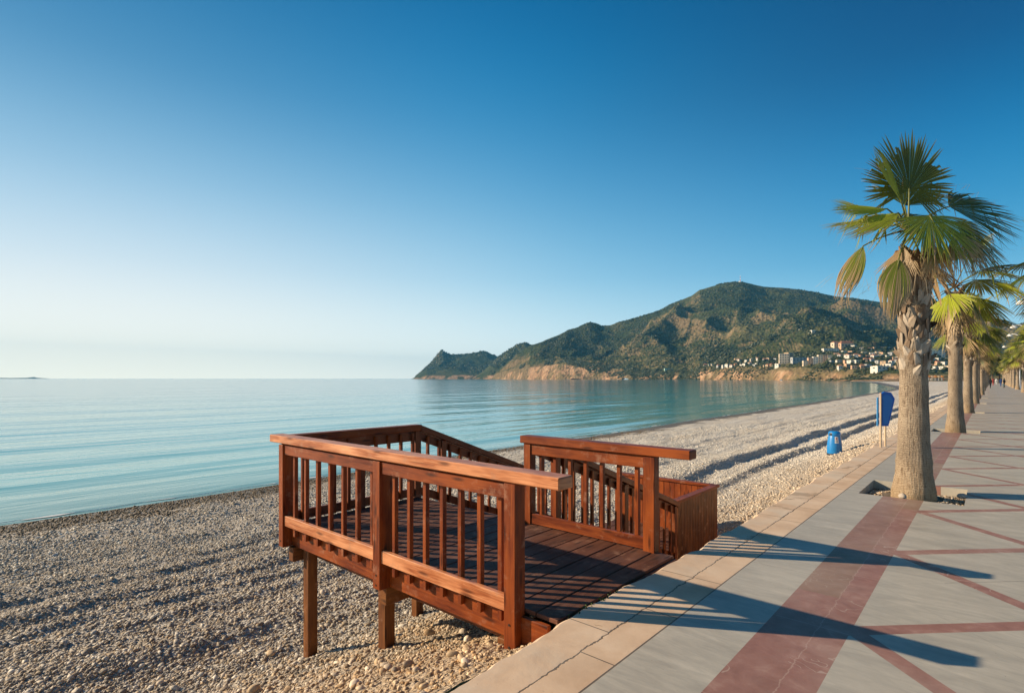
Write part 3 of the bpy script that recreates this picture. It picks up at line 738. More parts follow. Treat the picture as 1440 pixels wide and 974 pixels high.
# ------------------------------------------------------------------ pebbles
def pebble_cols(n, r, warm):
    pal = np.array([(.50, .45, .38), (.38, .32, .25), (.60, .56, .49), (.42, .32, .21), (.29, .26, .22), (.72, .68, .60), (.52, .42, .29)])
    c = pal[r.integers(0, len(pal), n)] * r.uniform(.75, 1.2, (n, 1))
    return c * (1 - warm[:, None]) + (c * np.array([1.15, .92, .66])) * warm[:, None]
def peb(n, d0, d1, s0, s1, sub, seed, pxr=(-80, 1330), name='pebbles', pw=1.0):
    r = np.random.default_rng(seed)
    D = np.sqrt(r.uniform(d0 ** 2, d1 ** 2, n)) if pw == 1.0 else d0 + (d1 - d0) * r.uniform(0, 1, n) ** pw
    px = r.uniform(*pxr, n)
    x = FW.x * D + RT.x * (px - 720) / FPX * D; y = FW.y * D + RT.y * (px - 720) / FPX * D
    ok = (x < -2.30) & (x > shoreX(y) + .15)
    ok &= ~((x > -6.2) & (x < -3.7) & (y > 8.3) & (y < 10.7))
    x = x[ok]; y = y[ok]; D = D[ok]; n = len(x)
    size = (s0 + (s1 - s0) * r.random(n) ** 3) * .5
    z = beach_z(x, y) + size * .15
    warm = np.clip((x + 6) / 3.4, 0, 1) * .9 + .1 * r.random(n)
    size = size * (.72 + .55 * vnoise(x * .35, y * .22, 88) + .18 * np.clip((-9 - x) / 5, 0, 1))
    c = pebble_cols(n, r, warm); nf = np.clip((y - 4) / 7, 0, 1)[:, None]; c = c * (nf + (1 - nf) * np.array([.97, .93, .87])); gx = np.clip((-9.5 - x) / 4, 0, 1)[:, None] * (1 - nf) ; c = c * (1 - gx) + c * gx * np.array([.98, 1.06, 1.14])
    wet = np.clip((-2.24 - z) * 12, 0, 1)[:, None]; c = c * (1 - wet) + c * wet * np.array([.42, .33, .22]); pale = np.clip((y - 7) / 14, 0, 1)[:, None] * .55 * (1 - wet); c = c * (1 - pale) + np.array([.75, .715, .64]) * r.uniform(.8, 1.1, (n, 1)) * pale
    return scatter(np.stack([x, y, z], 1), size, .6, sub, c, seed)
parts = [peb(30000, 2.2, 6.5, .016, .048, 1, 101), peb(75000, 5.5, 12.5, .022, .062, 0, 102), peb(60000, 12, 24, .035, .085, 0, 103), peb(30000, 23, 42, .05, .10, 0, 105), peb(2600, 2.2, 12, .05, .085, 1, 104),
         ]
V = []; F = []; C = []; o_ = 0
for v, f, c in parts: V.append(v); F.append(f + o_); C.append(c); o_ += len(v)
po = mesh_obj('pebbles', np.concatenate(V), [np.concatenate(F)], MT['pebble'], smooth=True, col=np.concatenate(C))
tag(po, 'grey and sandy rounded pebbles covering the beach', 'pebbles', kind='stuff')
# bigger cobbles on the bank near the wall
r = np.random.default_rng(5); n = 130
x = r.uniform(-5.2, -2.35, n); y = r.uniform(.6, 4.2, n)
x2 = r.uniform(-8, -2.4, 110); y2 = r.uniform(1, 22, 110)
x = np.concatenate([x, x2]); y = np.concatenate([y, y2]); ok = ~((x > -6.2) & (x < -2.3) & (y > 5) & (y < 10.8)); x = x[ok]; y = y[ok]; n = len(x)
sz = r.uniform(.018, .045, n) * (1 + (r.random(n) > .93) * .5)
v, f, c = scatter(np.stack([x, y, beach_z(x, y) + sz * .25], 1), sz, .68, 2, pebble_cols(n, r, np.full(n, .55)) * 1.1, 77, .035)
tag(mesh_obj('cobbles', v, [f], MT['pebble'], smooth=True, col=c), 'larger smooth pale stones scattered on the bank below the promenade edge', 'stones', kind='stuff')

# ------------------------------------------------------------------ woodland on the hills (one mass)
def woods(T, px0, px1, n, s0, s1, seed, name, label, band=(0, 1)):
    r = np.random.default_rng(seed); px = r.uniform(px0, px1, n)
    D0, D1, z1, D2, z2, D3, z3, D4, z4 = T.knots(px)
    D = D2 + (15 if band[0] >= 0 else 0) + (D4 - D2) * (band[0] + (band[1] - band[0]) * r.random(n) ** .8)
    x = FW.x * D + RT.x * (px - 720) / FPX * D; y = FW.y * D + RT.y * (px - 720) / FPX * D
    dens = vnoise(x / 170, y / 170, 3) * .6 + vnoise(x / 50, y / 50, 4) * .4
    ok = dens > .40; px, D, x, y = px[ok], D[ok], x[ok], y[ok]; n = len(x)
    z = T.z(px, D); s = r.uniform(s0, s1, n)
    c = np.array([(.046, .058, .021)]) * r.uniform(.8, 1.3, (n, 1)) + np.array([(.03, .025, .004)]) * (r.random((n, 1)) > .7)
    v, f, c = scatter(np.stack([x, y, z + s * .2], 1), s, .65, 0, c, seed, .22)
    tag(mesh_obj(name, v, [f], MT['foliage'], smooth=False, col=c), label, 'trees', kind='stuff')
woods(TM, 760, 1500, 34000, 2.0, 4.4, 201, 'woodland', 'dense dark green pines and scrub on the slopes of the mountain')
woods(TM, 985, 1450, 8500, 2.8, 6.5, 202, 'garden_trees', 'dark green garden trees between the houses of the hillside town', (0.0, .36))
woods(TM, 715, 985, 7500, 2.2, 5.0, 204, 'cliff_scrub', 'dark scrub clinging to the tan sea cliffs', (-.055, .03))
woods(TM, 985, 1240, 2600, 1.6, 3.6, 206, 'bluff_scrub', 'green scrub on the low tan bluff below the town', (-.05, .03))
woods(TB, 690, 770, 1200, 4, 8, 205, 'scrub_patch', 'low dark scrub on the hill behind the cliffs')
woods(TA, 585, 720, 1800, 5, 9, 203, 'scrub', 'low dark scrub on the far headland')

# ================================================================== THE WOODEN PLATFORM
plat = empty('beach_access_platform', (-4.1, 3.8, -.25))
tag(plat, 'red-brown stained timber beach platform with railings and stairs beside the promenade edge', 'platform')
OX = Vector((4.1, -3.8, .25))
def shift(b):
    b.V = [np.array(v) + np.array((4.1, -3.8, .25)) for v in b.V]; return b
def pb(b, name, mat, parent): return shift(b).build(name, mat, parent)
def sub(name, mat, parent, *boxes, bev=.004):
    b = Box()
    for q in boxes: b.span(*q, bev=bev)
    return pb(b, name, mat, parent)
XS, XI = -6.12, -2.62          # platform in x: sea side, inland post
YN, YF = 2.87, 4.75
# near railing (faces the camera)
def frame(name):
    o = bpy.data.objects.new(name, None); COL.objects.link(o); o.parent = plat; o.empty_display_size = .1; return o
def screws(pts, parent, ny=-1):
    pr = []
    for (x, y, z) in pts:
        V = []; F = []
        for k in range(8):
            a = k * math.pi / 4; V.append((x + .009 * math.cos(a) + 4.1, y - .004 - 3.8, z + .009 * math.sin(a) + .25))
        for k in range(8):
            a = k * math.pi / 4; V.append((x + .009 * math.cos(a) + 4.1, y + .006 - 3.8, z + .009 * math.sin(a) + .25))
        F = [(k, (k + 1) % 8, 8 + (k + 1) % 8, 8 + k) for k in range(8)] + [(0, 3, 2, 1), (0, 5, 4, 3), (0, 7, 6, 5)]
        pr.append((V, F))
    for V, F in pr: mesh_obj('screw', V, [np.array(F)], MT['iron'], parent)
nr = sub('railing', MT['wood'], plat, (XS + .10, -4.25, YN + .005, YN + .05, .785, .895), (-4.14, XI, YN + .005, YN + .05, .785, .895))   # upper rail boards carry the name of the railing
nr['label'] = 'sunlit railing facing the camera with a long pale handrail'
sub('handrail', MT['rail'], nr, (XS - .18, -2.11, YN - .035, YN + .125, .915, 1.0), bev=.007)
sub('handrail_support', MT['shadewood'], nr, (XS, XI + .18, YN + .02, YN + .10, .896, .914))
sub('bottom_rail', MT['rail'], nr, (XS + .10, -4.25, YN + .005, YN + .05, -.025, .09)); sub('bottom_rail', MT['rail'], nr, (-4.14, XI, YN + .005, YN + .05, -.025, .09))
for (a, b) in ((XS, XS + .1), (-4.25, -4.14)): sub('post', MT['wood'], nr, (a, b, YN - .012, YN + .15, -.27, .896), bev=.005)
p = sub('post', MT['wood'], nr, (XI, XI + .11, YN - .012, YN + .10, -.42, .913), bev=.005)
screws([(XI + .055, YN - .012, -.10), (XI + .055, YN - .012, -.26), (-4.195, YN - .012, -.14), (-4.195, YN - .012, -.23), (XS + .05, YN - .012, -.2)], nr)
for (x0, x1) in ((XS + .10, -4.25), (-4.14, XI)):
    n = 7; st = (x1 - x0) / n
    for k in range(n):
        xc = x0 + st * (k + .5) + .01
        sub('baluster', MT['wood'], nr, (xc - .021, xc + .021, YN + .052, YN + .094, -.135, .893), bev=.003)
# fascia boards, beams, legs
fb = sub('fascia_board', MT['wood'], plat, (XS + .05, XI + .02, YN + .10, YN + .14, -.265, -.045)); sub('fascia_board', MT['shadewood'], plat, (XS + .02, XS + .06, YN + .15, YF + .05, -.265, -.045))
sub('fascia_board', MT['wood'], plat, (XI + .112, -2.27, YN + .05, YN + .09, -.27, -.045))
for xb in (-6.02, -4.24, -2.75):
    sub('beam', MT['post'], plat, (xb, xb + .10, YN + .06, YF + .05, -.43, -.267), bev=.006)
for (xa, ya, zb) in ((-5.86, 3.02, -1.95), (-4.40, 3.02, -1.6), (-5.86, 4.55, -1.95), (-2.95, 4.5, -1.9), (-2.95, 3.3, -1.2)):
    sub('ground_post', MT['post'], plat, (xa, xa + .115, ya, ya + .115, zb, -.268), bev=.006)
# the two tall beams sit beside the posts
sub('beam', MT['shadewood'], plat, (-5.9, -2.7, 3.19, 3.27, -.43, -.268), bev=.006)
# deck boards
n = 19; x0 = XS + .08; x1 = -2.225; st = (x1 - x0) / n
for k in range(n):
    a = x0 + st * k
    sub('deck_board', MT['deck'], plat, (a + .004, a + st - .006, YN + .145 if a + st < XI + .0 else YN + .115, YF + .05, -.043 - random.random() * .003, -.008 - random.random() * .004), bev=.005)
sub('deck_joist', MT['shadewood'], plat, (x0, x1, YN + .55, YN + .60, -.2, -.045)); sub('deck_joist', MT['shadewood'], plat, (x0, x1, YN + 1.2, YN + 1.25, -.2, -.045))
sub('edge_board', MT['deck'], plat, (-2.223, -2.19, YN + .10, YF + .03, -.19, -.03))
# panel between the deck and the stairs
XP0, XP1 = -4.03, -2.40
pn = sub('railing', MT['wood'], plat, (XP0 + .10, XP1 - .12, YF + .0, YF + .045, .785, .908)); pn['label'] = 'short railing panel between the deck and the lower landing'
sub('handrail', MT['wood'], pn, (XP0 - .04, -2.04, YF - .035, YF + .115, .91, .995), bev=.007)
sub('bottom_rail', MT['wood'], pn, (XP0 + .10, XP1 - .12, YF, YF + .045, .0, .115))
sub('post', MT['wood'], pn, (XP0, XP0 + .10, YF - .012, YF + .09, -.22, .908), bev=.005); sub('post', MT['wood'], pn, (XP1 - .12, XP1, YF - .012, YF + .09, -.22, .908), bev=.005)
n = 7; st = (XP1 - .12 - XP0 - .10) / n
for k in range(n):
    xc = XP0 + .10 + st * (k + .5); sub('baluster', MT['wood'], pn, (xc - .021, xc + .021, YF + .046, YF + .086, .0, .783), bev=.003)
# sea-side railing: level part, then down the stairs
YB = 4.84; G = .372; YE = 8.62
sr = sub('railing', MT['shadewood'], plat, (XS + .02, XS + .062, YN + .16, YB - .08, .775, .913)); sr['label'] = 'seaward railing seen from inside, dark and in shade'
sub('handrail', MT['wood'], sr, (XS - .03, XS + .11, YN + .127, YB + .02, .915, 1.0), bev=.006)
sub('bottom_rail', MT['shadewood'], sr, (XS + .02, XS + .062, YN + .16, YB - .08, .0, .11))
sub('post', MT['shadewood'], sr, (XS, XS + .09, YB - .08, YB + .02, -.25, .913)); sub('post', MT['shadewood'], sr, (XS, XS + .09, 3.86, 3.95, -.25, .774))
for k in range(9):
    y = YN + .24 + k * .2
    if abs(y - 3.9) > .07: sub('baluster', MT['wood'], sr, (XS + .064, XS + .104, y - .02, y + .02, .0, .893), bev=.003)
# sloping members
def slope_board(x0, x1, ya, yb, zmid_a, hgt, g, bev=.005):
    L = math.hypot(yb - ya, g * (yb - ya)); c = np.array(((x0 + x1) / 2, (ya + yb) / 2, zmid_a - g * (yb - ya) / 2))
    d = np.array((0, 1, -g)) / math.hypot(1, g); nz = np.array((0, g, 1)) / math.hypot(1, g)
    return Box().add(c, (x1 - x0, L, hgt), ax=[(1, 0, 0), d, nz], bev=bev)
def stair_rail(x, label, m_):
    t = slope_board(x + .02, x + .062, YB + .02, YE, .835, .115, G)
    rl = pb(t, 'stair_railing', m_, plat); rl['label'] = label
    pb(slope_board(x - .03, x + .11, YB + .0, YE + .03, .955, .08, G, .006), 'handrail', MT['wood'] if m_ is MT['wood'] else m_, rl)
    pb(slope_board(x + .02, x + .062, YB + .02, YE, .06, .115, G), 'bottom_rail', m_, rl)
    for yy in (YB + .45, YB + 2.1, YE - .05):
        zt = .905 - G * (yy - YB); sub('post', m_, rl, (x, x + .09, yy - .045, yy + .045, zt - 1.45 if yy > YB + 1 else zt - 1.0, zt))
    n = 17
    for k in range(n):
        yy = YB + .14 + k * (YE - YB - .2) / n; zt = .88 - G * (yy - YB)
        sub('baluster', MT['wood'], rl, (x + .064, x + .104, yy - .02, yy + .02, zt - .86, zt), bev=.003)
    pb(slope_board(x + .0, x + .05, YB, YE, -.16, .22, G), 'stringer', m_, rl)
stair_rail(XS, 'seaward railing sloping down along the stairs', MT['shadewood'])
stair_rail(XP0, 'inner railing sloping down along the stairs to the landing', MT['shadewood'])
# treads
nst = 10; LZ = -1.40
for k in range(nst):
    z = -.01 - (k + 1) * (-LZ - .01) / (nst + 0); y0 = YB + .02 + k * (YE - YB - .05) / nst
    sub('stair_tread', MT['deck'], plat, (XS + .11, XP0 - .01, y0, y0 + (YE - YB) / nst - .01, z - .035, z))
# landing
LY0, LY1 = YE, 10.42
n = 9; st = (XP0 + .0 - XS) / n
for k in range(n): sub('landing_board', MT['deck'], plat, (XS + st * k + .004, XS + st * (k + 1) - .004, LY0, LY1, LZ - .04, LZ))
ZT = -.40                      # top of the landing walls
def plank_wall(label, along, a0, a1, fixed, out, m_):
    """vertical planks with a cap, posts at both ends"""
    def s(a, b, f0, f1, z0, z1):
        return (a, b, f0, f1, z0, z1) if along == 'x' else (f0, f1, a, b, z0, z1)
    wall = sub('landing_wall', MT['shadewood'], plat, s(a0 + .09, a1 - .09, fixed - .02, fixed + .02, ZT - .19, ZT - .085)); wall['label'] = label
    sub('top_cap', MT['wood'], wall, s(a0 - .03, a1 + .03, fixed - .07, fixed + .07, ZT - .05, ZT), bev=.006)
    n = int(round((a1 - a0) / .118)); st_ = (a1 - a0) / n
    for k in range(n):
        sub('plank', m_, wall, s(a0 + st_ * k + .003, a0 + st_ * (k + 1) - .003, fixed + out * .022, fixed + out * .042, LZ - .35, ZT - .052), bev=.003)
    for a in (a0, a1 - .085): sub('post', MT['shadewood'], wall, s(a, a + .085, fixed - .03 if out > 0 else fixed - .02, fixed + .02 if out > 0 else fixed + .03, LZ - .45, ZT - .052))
plank_wall('boarded end wall of the lower landing', 'x', XS, XP0 + .06, LY1, -1, MT['wood'])
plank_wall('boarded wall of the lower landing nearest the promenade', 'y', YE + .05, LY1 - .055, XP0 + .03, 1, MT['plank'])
# landing legs
for (xa, ya) in ((XS + .02, LY0 + .1), (XS + .02, LY1 - .25), (XP0 - .15, LY0 + .1)): sub('ground_post', MT['post'], plat, (xa, xa + .1, ya, ya + .1, -2.2, LZ - .042))
# moss tuft at the deck edge
r = np.random.default_rng(3); n = 160
P = np.stack([r.uniform(-2.22, -2.16, n), r.normal(3.35, .16, n), r.uniform(-.05, .005, n)], 1)
v, f, c = scatter(P, r.uniform(.004, .011, n), .8, 0, np.tile([.04, .07, .012], (n, 1)) * r.uniform(.6, 1.5, (n, 1)), 8)
tag(mesh_obj('moss_tuft', v, [f], MT['foliage'], col=c), 'small green moss tuft in the gap between the deck and the stone edge', 'moss', kind='stuff')

# ================================================================== PALMS
def frond_mesh(hub, axis, normal, L, spread, droop=.15, brown=.1, n=34, petiole_from=(0, 0, 0), tint=(.10, .155, .022), seed=0, cup=.25, ragged=.1, split=.62, close=0.0):
    """fan leaf: returns blade (V,F,C) and petiole (V,F). positions relative to the crown's centre"""
    r = np.random.default_rng(seed)
    hub = np.array(hub, float); a = np.array(axis, float); a /= np.linalg.norm(a)
    nn = np.array(normal, float); nn -= a * nn.dot(a); nn /= np.linalg.norm(nn); s = np.cross(nn, a)
    V = []; F = []; C = []
    ts = [0.03, .18, .34, .5, .64, .78, .9, 1.0]
    dphi = 2 * spread / n
    for i in range(n):
        ph = -spread + dphi * (i + .5) + r.normal(0, dphi * .12)
        Li = L * (.72 + .28 * math.cos(ph * .8)) * r.uniform(.93, 1.05)
        d = a * math.cos(ph) + s * math.sin(ph)
        side = np.cross(nn, d)
        kink = r.random() < ragged; kt = r.uniform(.5, .8)
        dr = droop * r.uniform(.6, 1.5)
        ss = split * r.uniform(.85, 1.15)
        side_j = r.normal(0, .05)
        br = brown + r.normal(0, .08) + (.35 if r.random() < brown * .8 else 0)
        base = len(V)
        g0 = np.array(tint) * r.uniform(.8, 1.25)
        for t in ts:
            w = math.tan(dphi / 2) * t * Li * 1.06 if t < ss else math.tan(dphi / 2) * ss * Li * (1 - ((t - ss) / (1 - ss)) ** 1.3) * .98 + .0009
            p = hub + d * (t * Li) - nn * (cup * (t ** 1.2) * abs(ph) / spread * L * .28) * (1 if True else 0)
            p = p - s * (math.sin(ph) * t * Li * close * t)
            sag = dr * max(0, t - .25) ** 1.9 * Li
            p = p + np.array((0, 0, -sag)) + side * side_j * max(0, t - ss) * Li
            if kink and t > kt: p = p + np.array((0, 0, -1)) * (t - kt) * Li * .75 - d * (t - kt) * Li * .55
            fold = w * .45
            V.append(p - side * w); V.append(p + nn * fold); V.append(p + side * w)
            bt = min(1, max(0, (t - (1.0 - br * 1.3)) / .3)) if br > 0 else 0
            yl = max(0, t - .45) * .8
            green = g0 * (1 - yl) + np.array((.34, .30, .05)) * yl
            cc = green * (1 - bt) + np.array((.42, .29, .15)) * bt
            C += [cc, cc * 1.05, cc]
        for k in range(len(ts) - 1):
            q = base + k * 3; F += [(q, q + 1, q + 4, q + 3), (q + 1, q + 2, q + 5, q + 4)]
        # hair-thin threads between the segments
        if r.random() < .45:
            t0 = ss; p0 = hub + d * (t0 * Li) + side * math.tan(dphi / 2) * t0 * Li - np.array((0, 0, dr * max(0, t0 - .25) ** 1.9 * Li))
            bq = len(V); q1 = p0 + d * Li * .12 + r.normal(0, .03, 3); q2 = q1 + r.normal(0, .05, 3) + np.array((0, 0, -.05)) + d * Li * .06
            for pt in (p0, q1, q2):
                V.append(pt - side * .0013); V.append(pt + side * .0013); C += [np.array((.42, .34, .22))] * 2
            F += [(bq, bq + 1, bq + 3, bq + 2), (bq + 2, bq + 3, bq + 5, bq + 4)]
    p0 = np.array(petiole_from, float); m = (p0 + hub) / 2 + np.array((0, 0, .08 * np.linalg.norm(hub - p0) * 1.2))
    pts = []
    for t in np.linspace(0, 1, 8): pts.append(p0 * (1 - t) ** 2 + m * 2 * t * (1 - t) + hub * t * t)
    pts.append(hub + a * L * .18)
    pv, pf = tube(pts, [.021, .018, .015, .013, .012, .011, .010, .010, .004], 6)
    pc = [np.array((.20, .21, .05)) if i > 12 else np.array((.24, .13, .05)) for i in range(len(pv))]
    return (np.array(V), F, np.array(C)), (np.array(pv), pf, np.array(pc))
def cam_vec(r_, u_, d_):    # right, up, towards the camera
    v = RT * r_ - FW * d_ + Vector((0, 0, u_)); return (v.x, v.y, v.z)
def add_frond(root, zc, **kw):
    b, p = frond_mesh(**kw)
    off = np.array((0, 0, zc))
    o = mesh_obj('frond', b[0] + off, [np.array(b[1])], MT['frond'], root, smooth=False, col=b[2])
    q = mesh_obj('petiole', p[0] + off, [np.array(p[1])], MT['frond'], o, smooth=True, col=p[2])
    return o
def trunk_parts(root, H, r0, rs, rt, boot_from, seed, nb=110, n=40):
    rr = np.random.default_rng(seed)
    prof = []
    for t in np.linspace(0, 1, 60):
        z = H * t
        r_ = rs + (r0 - rs) * math.exp(-z / .6) + (rt - rs) * sstep(boot_from - .1, boot_from + .3, z) * .6
        r_ *= 1 + .012 * math.sin(z * 95 / 1.0 + seed) * (z < boot_from) + .01 * rr.normal()
        prof.append((float(r_), z))
    prof.append((rs * .5, H + .06)); prof.append((.01, H + .1))
    v, f = lathe(prof, n, wob=lambda a, z: 1 + .025 * math.sin(3 * a + seed) + .012 * math.sin(11 * a + z * 3) + (.04 * math.sin(5 * a + seed) * max(0, 1 - z / .4)))
    v = [(a, b, c - .2 if i < n else c) for i, (a, b, c) in enumerate(v)]
    mesh_obj('trunk', v, [np.array(f)], MT['trunk'], root, smooth=True)
    # old leaf bases: split, criss-crossed plates
    V = []; F = []; C = []
    for k in range(nb):
        z = boot_from + (H - boot_from + .02) * k / nb; a = k * 2.39996 + rr.normal(0, .1)
        R0 = rs + (rt - rs) * .55; er = np.array((math.cos(a), math.sin(a), 0)); et = np.array((-math.sin(a), math.cos(a), 0)); ez = np.array((0, 0, 1))
        tilt = rr.normal(0, .45); up = ez * math.cos(tilt) + et * math.sin(tilt); sd_ = np.cross(up, er)
        Ln = rr.uniform(.16, .27); w0 = rr.uniform(.045, .085); w1 = w0 * rr.uniform(.3, .6); out = rr.uniform(.0, .020) + .03 * (z > H * .9); th = .009
        base = len(V); cc = np.array([(.42, .35, .27), (.33, .265, .20), (.50, .43, .345), (.20, .145, .10), (.28, .21, .15)][rr.integers(0, 5)]) * rr.uniform(.75, 1.15)
        if z > H - .22: cc = np.array((.30, .18, .10)) * rr.uniform(.7, 1.2)
        for (t, w_, o_) in ((0, w0, -.02), (.45, (w0 * .75 + w1 * .25), out * .45), (.85, w1, out), (1.0, w1 * .5, out * 1.25)):
            c = er * (R0 + o_) + ez * z + up * Ln * t
            for sgn in (-1, 0, 1):
                V.append(c + sd_ * w_ * sgn + er * (.010 if sgn == 0 else -w_ * .18)); C.append(cc)
            for sgn in (-1, 0, 1):
                V.append(c + sd_ * w_ * sgn + er * ((.010 if sgn == 0 else -w_ * .18) - th)); C.append(cc * .5)
        for q in range(3):
            b = base + q * 6
            for i_ in range(2): F += [(b + i_, b + i_ + 1, b + i_ + 7, b + i_ + 6), (b + i_ + 3, b + i_ + 9, b + i_ + 10, b + i_ + 4)]
            F += [(b, b + 6, b + 9, b + 3), (b + 2, b + 5, b + 11, b + 8)]
        b = base + 18; F += [(b, b + 1, b + 4, b + 3), (b + 1, b + 2, b + 5, b + 4)]
    mesh_obj('leaf_bases', np.array(V), [np.array(F)], MT['boot'], root, smooth=False, col=np.array(C))
    # brown fibre and dry shreds hanging under the crown
    V = []; F = []; C = []
    for k in range(150):
        a = rr.uniform(0, 6.283); z = H - rr.uniform(-.12, .25); R0 = rt * rr.uniform(.85, 1.15)
        p = np.array((R0 * math.cos(a), R0 * math.sin(a), z)); d = np.array((math.cos(a), math.sin(a), rr.uniform(-.4, .8))) ; Ln = rr.uniform(.12, .42); et = np.array((-math.sin(a), math.cos(a), 0))
        cc = np.array([(.46, .34, .21), (.28, .18, .10), (.56, .46, .32)][rr.integers(0, 3)])
        b = len(V); w_ = rr.uniform(.003, .009)
        for t in (0, .35, .7, 1):
            q = p + d * Ln * .55 * t + np.array((0, 0, -1)) * Ln * t * t * 1.1 + et * .08 * t * rr.normal() * Ln
            V += [q - et * w_ * (1 - t * .8), q + et * w_ * (1 - t * .8)]; C += [cc, cc]
        for q in range(3): F.append((b + q * 2, b + q * 2 + 1, b + q * 2 + 3, b + q * 2 + 2))
    mesh_obj('dry_fibre', np.array(V), [np.array(F)], MT['frond'], root, smooth=False, col=np.array(C))

HX, HYY = -.84, 9.64
p1 = empty('palm_tree', (HX, HYY, -.06))
tag(p1, 'nearest and largest fan palm, standing in a broken square pit in the paving', 'palm tree', 'fan palms along the seaward side of the promenade')
H1 = 3.42
trunk_parts(p1, H1, .275, .163, .178, 1.74, 3, 240)
zc = 3.96
DK = (.060, .090, .012); BR = (.33, .37, .028); MD = (.16, .19, .018)  # nearest palm: sunlight and shade are put into the frond tints
O = lambda *a: np.array(cam_vec(*a))
org = O(-.10, 0, 0)
orgp = tuple(O(-.08, -.12, 0))
FR = [
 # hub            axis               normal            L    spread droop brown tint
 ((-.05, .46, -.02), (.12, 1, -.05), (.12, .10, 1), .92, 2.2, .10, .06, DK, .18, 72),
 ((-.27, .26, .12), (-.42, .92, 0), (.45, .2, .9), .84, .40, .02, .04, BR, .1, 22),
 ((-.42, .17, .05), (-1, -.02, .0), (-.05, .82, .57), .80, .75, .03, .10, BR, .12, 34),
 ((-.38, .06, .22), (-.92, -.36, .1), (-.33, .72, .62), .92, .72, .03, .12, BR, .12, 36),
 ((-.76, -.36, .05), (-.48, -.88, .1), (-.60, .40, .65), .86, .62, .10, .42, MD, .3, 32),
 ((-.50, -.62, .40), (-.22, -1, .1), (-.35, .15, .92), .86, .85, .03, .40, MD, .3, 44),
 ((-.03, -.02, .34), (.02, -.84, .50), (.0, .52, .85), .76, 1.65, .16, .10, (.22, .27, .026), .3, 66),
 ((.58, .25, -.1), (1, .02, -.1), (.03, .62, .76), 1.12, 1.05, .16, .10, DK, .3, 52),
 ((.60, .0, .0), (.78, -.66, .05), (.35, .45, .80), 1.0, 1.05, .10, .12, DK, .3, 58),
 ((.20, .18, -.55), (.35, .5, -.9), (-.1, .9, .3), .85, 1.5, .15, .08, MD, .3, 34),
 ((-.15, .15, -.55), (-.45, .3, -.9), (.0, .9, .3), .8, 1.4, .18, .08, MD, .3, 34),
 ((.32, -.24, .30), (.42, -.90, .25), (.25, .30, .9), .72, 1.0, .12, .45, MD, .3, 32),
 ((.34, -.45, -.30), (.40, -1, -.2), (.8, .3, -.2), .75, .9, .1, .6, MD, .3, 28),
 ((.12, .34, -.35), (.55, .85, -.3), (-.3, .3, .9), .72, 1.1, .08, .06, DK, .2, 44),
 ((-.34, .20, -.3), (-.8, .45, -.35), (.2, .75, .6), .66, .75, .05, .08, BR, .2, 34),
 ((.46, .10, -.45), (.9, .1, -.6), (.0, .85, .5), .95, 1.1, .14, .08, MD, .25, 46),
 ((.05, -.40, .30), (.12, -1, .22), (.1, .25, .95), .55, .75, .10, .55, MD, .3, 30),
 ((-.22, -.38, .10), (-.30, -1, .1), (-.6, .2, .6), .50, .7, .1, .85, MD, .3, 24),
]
CLOSE = {1: .5, 2: .55, 3: .55, 4: .8, 5: .75, 7: .22}
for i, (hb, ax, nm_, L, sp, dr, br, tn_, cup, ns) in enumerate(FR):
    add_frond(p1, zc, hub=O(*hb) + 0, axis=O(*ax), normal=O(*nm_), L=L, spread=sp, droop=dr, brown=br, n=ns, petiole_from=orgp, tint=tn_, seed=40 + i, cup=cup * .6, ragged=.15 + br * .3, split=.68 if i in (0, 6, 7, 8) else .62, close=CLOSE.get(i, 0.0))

def gen_palm(H, seed, label, nf=17, size=1.0, loc=(0, 0, 0)):
    rr = np.random.default_rng(seed)
    p = empty('palm_tree', loc)
    trunk_parts(p, H, .275, .17, .178, H * .55, seed, 100, 24)
    for k in range(nf):
        t = k / (nf - 1)                       # 0: young upright, 1: old hanging
        el = R(80) - R(150) * t ** .9 + rr.normal(0, .12); az = k * 2.39996 + rr.normal(0, .2)
        d = np.array((math.cos(az) * math.cos(el), math.sin(az) * math.cos(el), math.sin(el)))
        hl = (.55 + .25 * math.sin(math.pi * t)) * size; hub = d * hl + np.array((0, 0, -.16 * t))
        ax = d * (1 - .2 * t) + np.array((0, 0, -.25 - .35 * t)); up = np.array((0, 0, 1.0)); nm_ = up - d * .2 * np.sign(d[2]) + np.array((d[0], d[1], 0)) * (.3 + .5 * t) + rr.normal(0, .25, 3)
        br = .08 + .55 * max(0, t - .7) / .3
        add_frond(p, H + .42, hub=hub, axis=ax, normal=nm_, L=(.85 + .2 * rr.random()) * size, spread=1.55 - .7 * t, droop=.22, brown=br, n=36, petiole_from=(0, 0, -.2), tint=[DK, MD, BR][rr.integers(0, 3)], seed=seed * 50 + k, cup=.15, ragged=.12 + br * .2)
    return p
def copy_tree(o, parent=None):
    c = o.copy(); COL.objects.link(c); c.parent = parent
    for ch in o.children: copy_tree(ch, c)
    return c
ORD = ['first', 'second', 'third', 'fourth', 'fifth', 'sixth', 'seventh', 'eighth', 'ninth', 'tenth', 'eleventh', 'twelfth', 'thirteenth', 'fourteenth', 'fifteenth', 'sixteenth', 'seventeenth', 'eighteenth', 'nineteenth', 'twentieth',
       'twenty-first', 'twenty-second', 'twenty-third', 'twenty-fourth', 'twenty-fifth']
protos = [gen_palm(4.35, 5, '', size=1.15), gen_palm(4.2, 6, '', size=1.1), gen_palm(4.4, 7, '', size=1.15)]
plocs = [(y, 's', i + 1) for i, y in enumerate(PALM_Y[1:])]
RIGHT_Y = [30, 43, 56, 69, 79, 89, 112, 130, 145, 158, 171, 184, 198, 212, 226, 240]
used = [False] * 3
rr = np.random.default_rng(77)
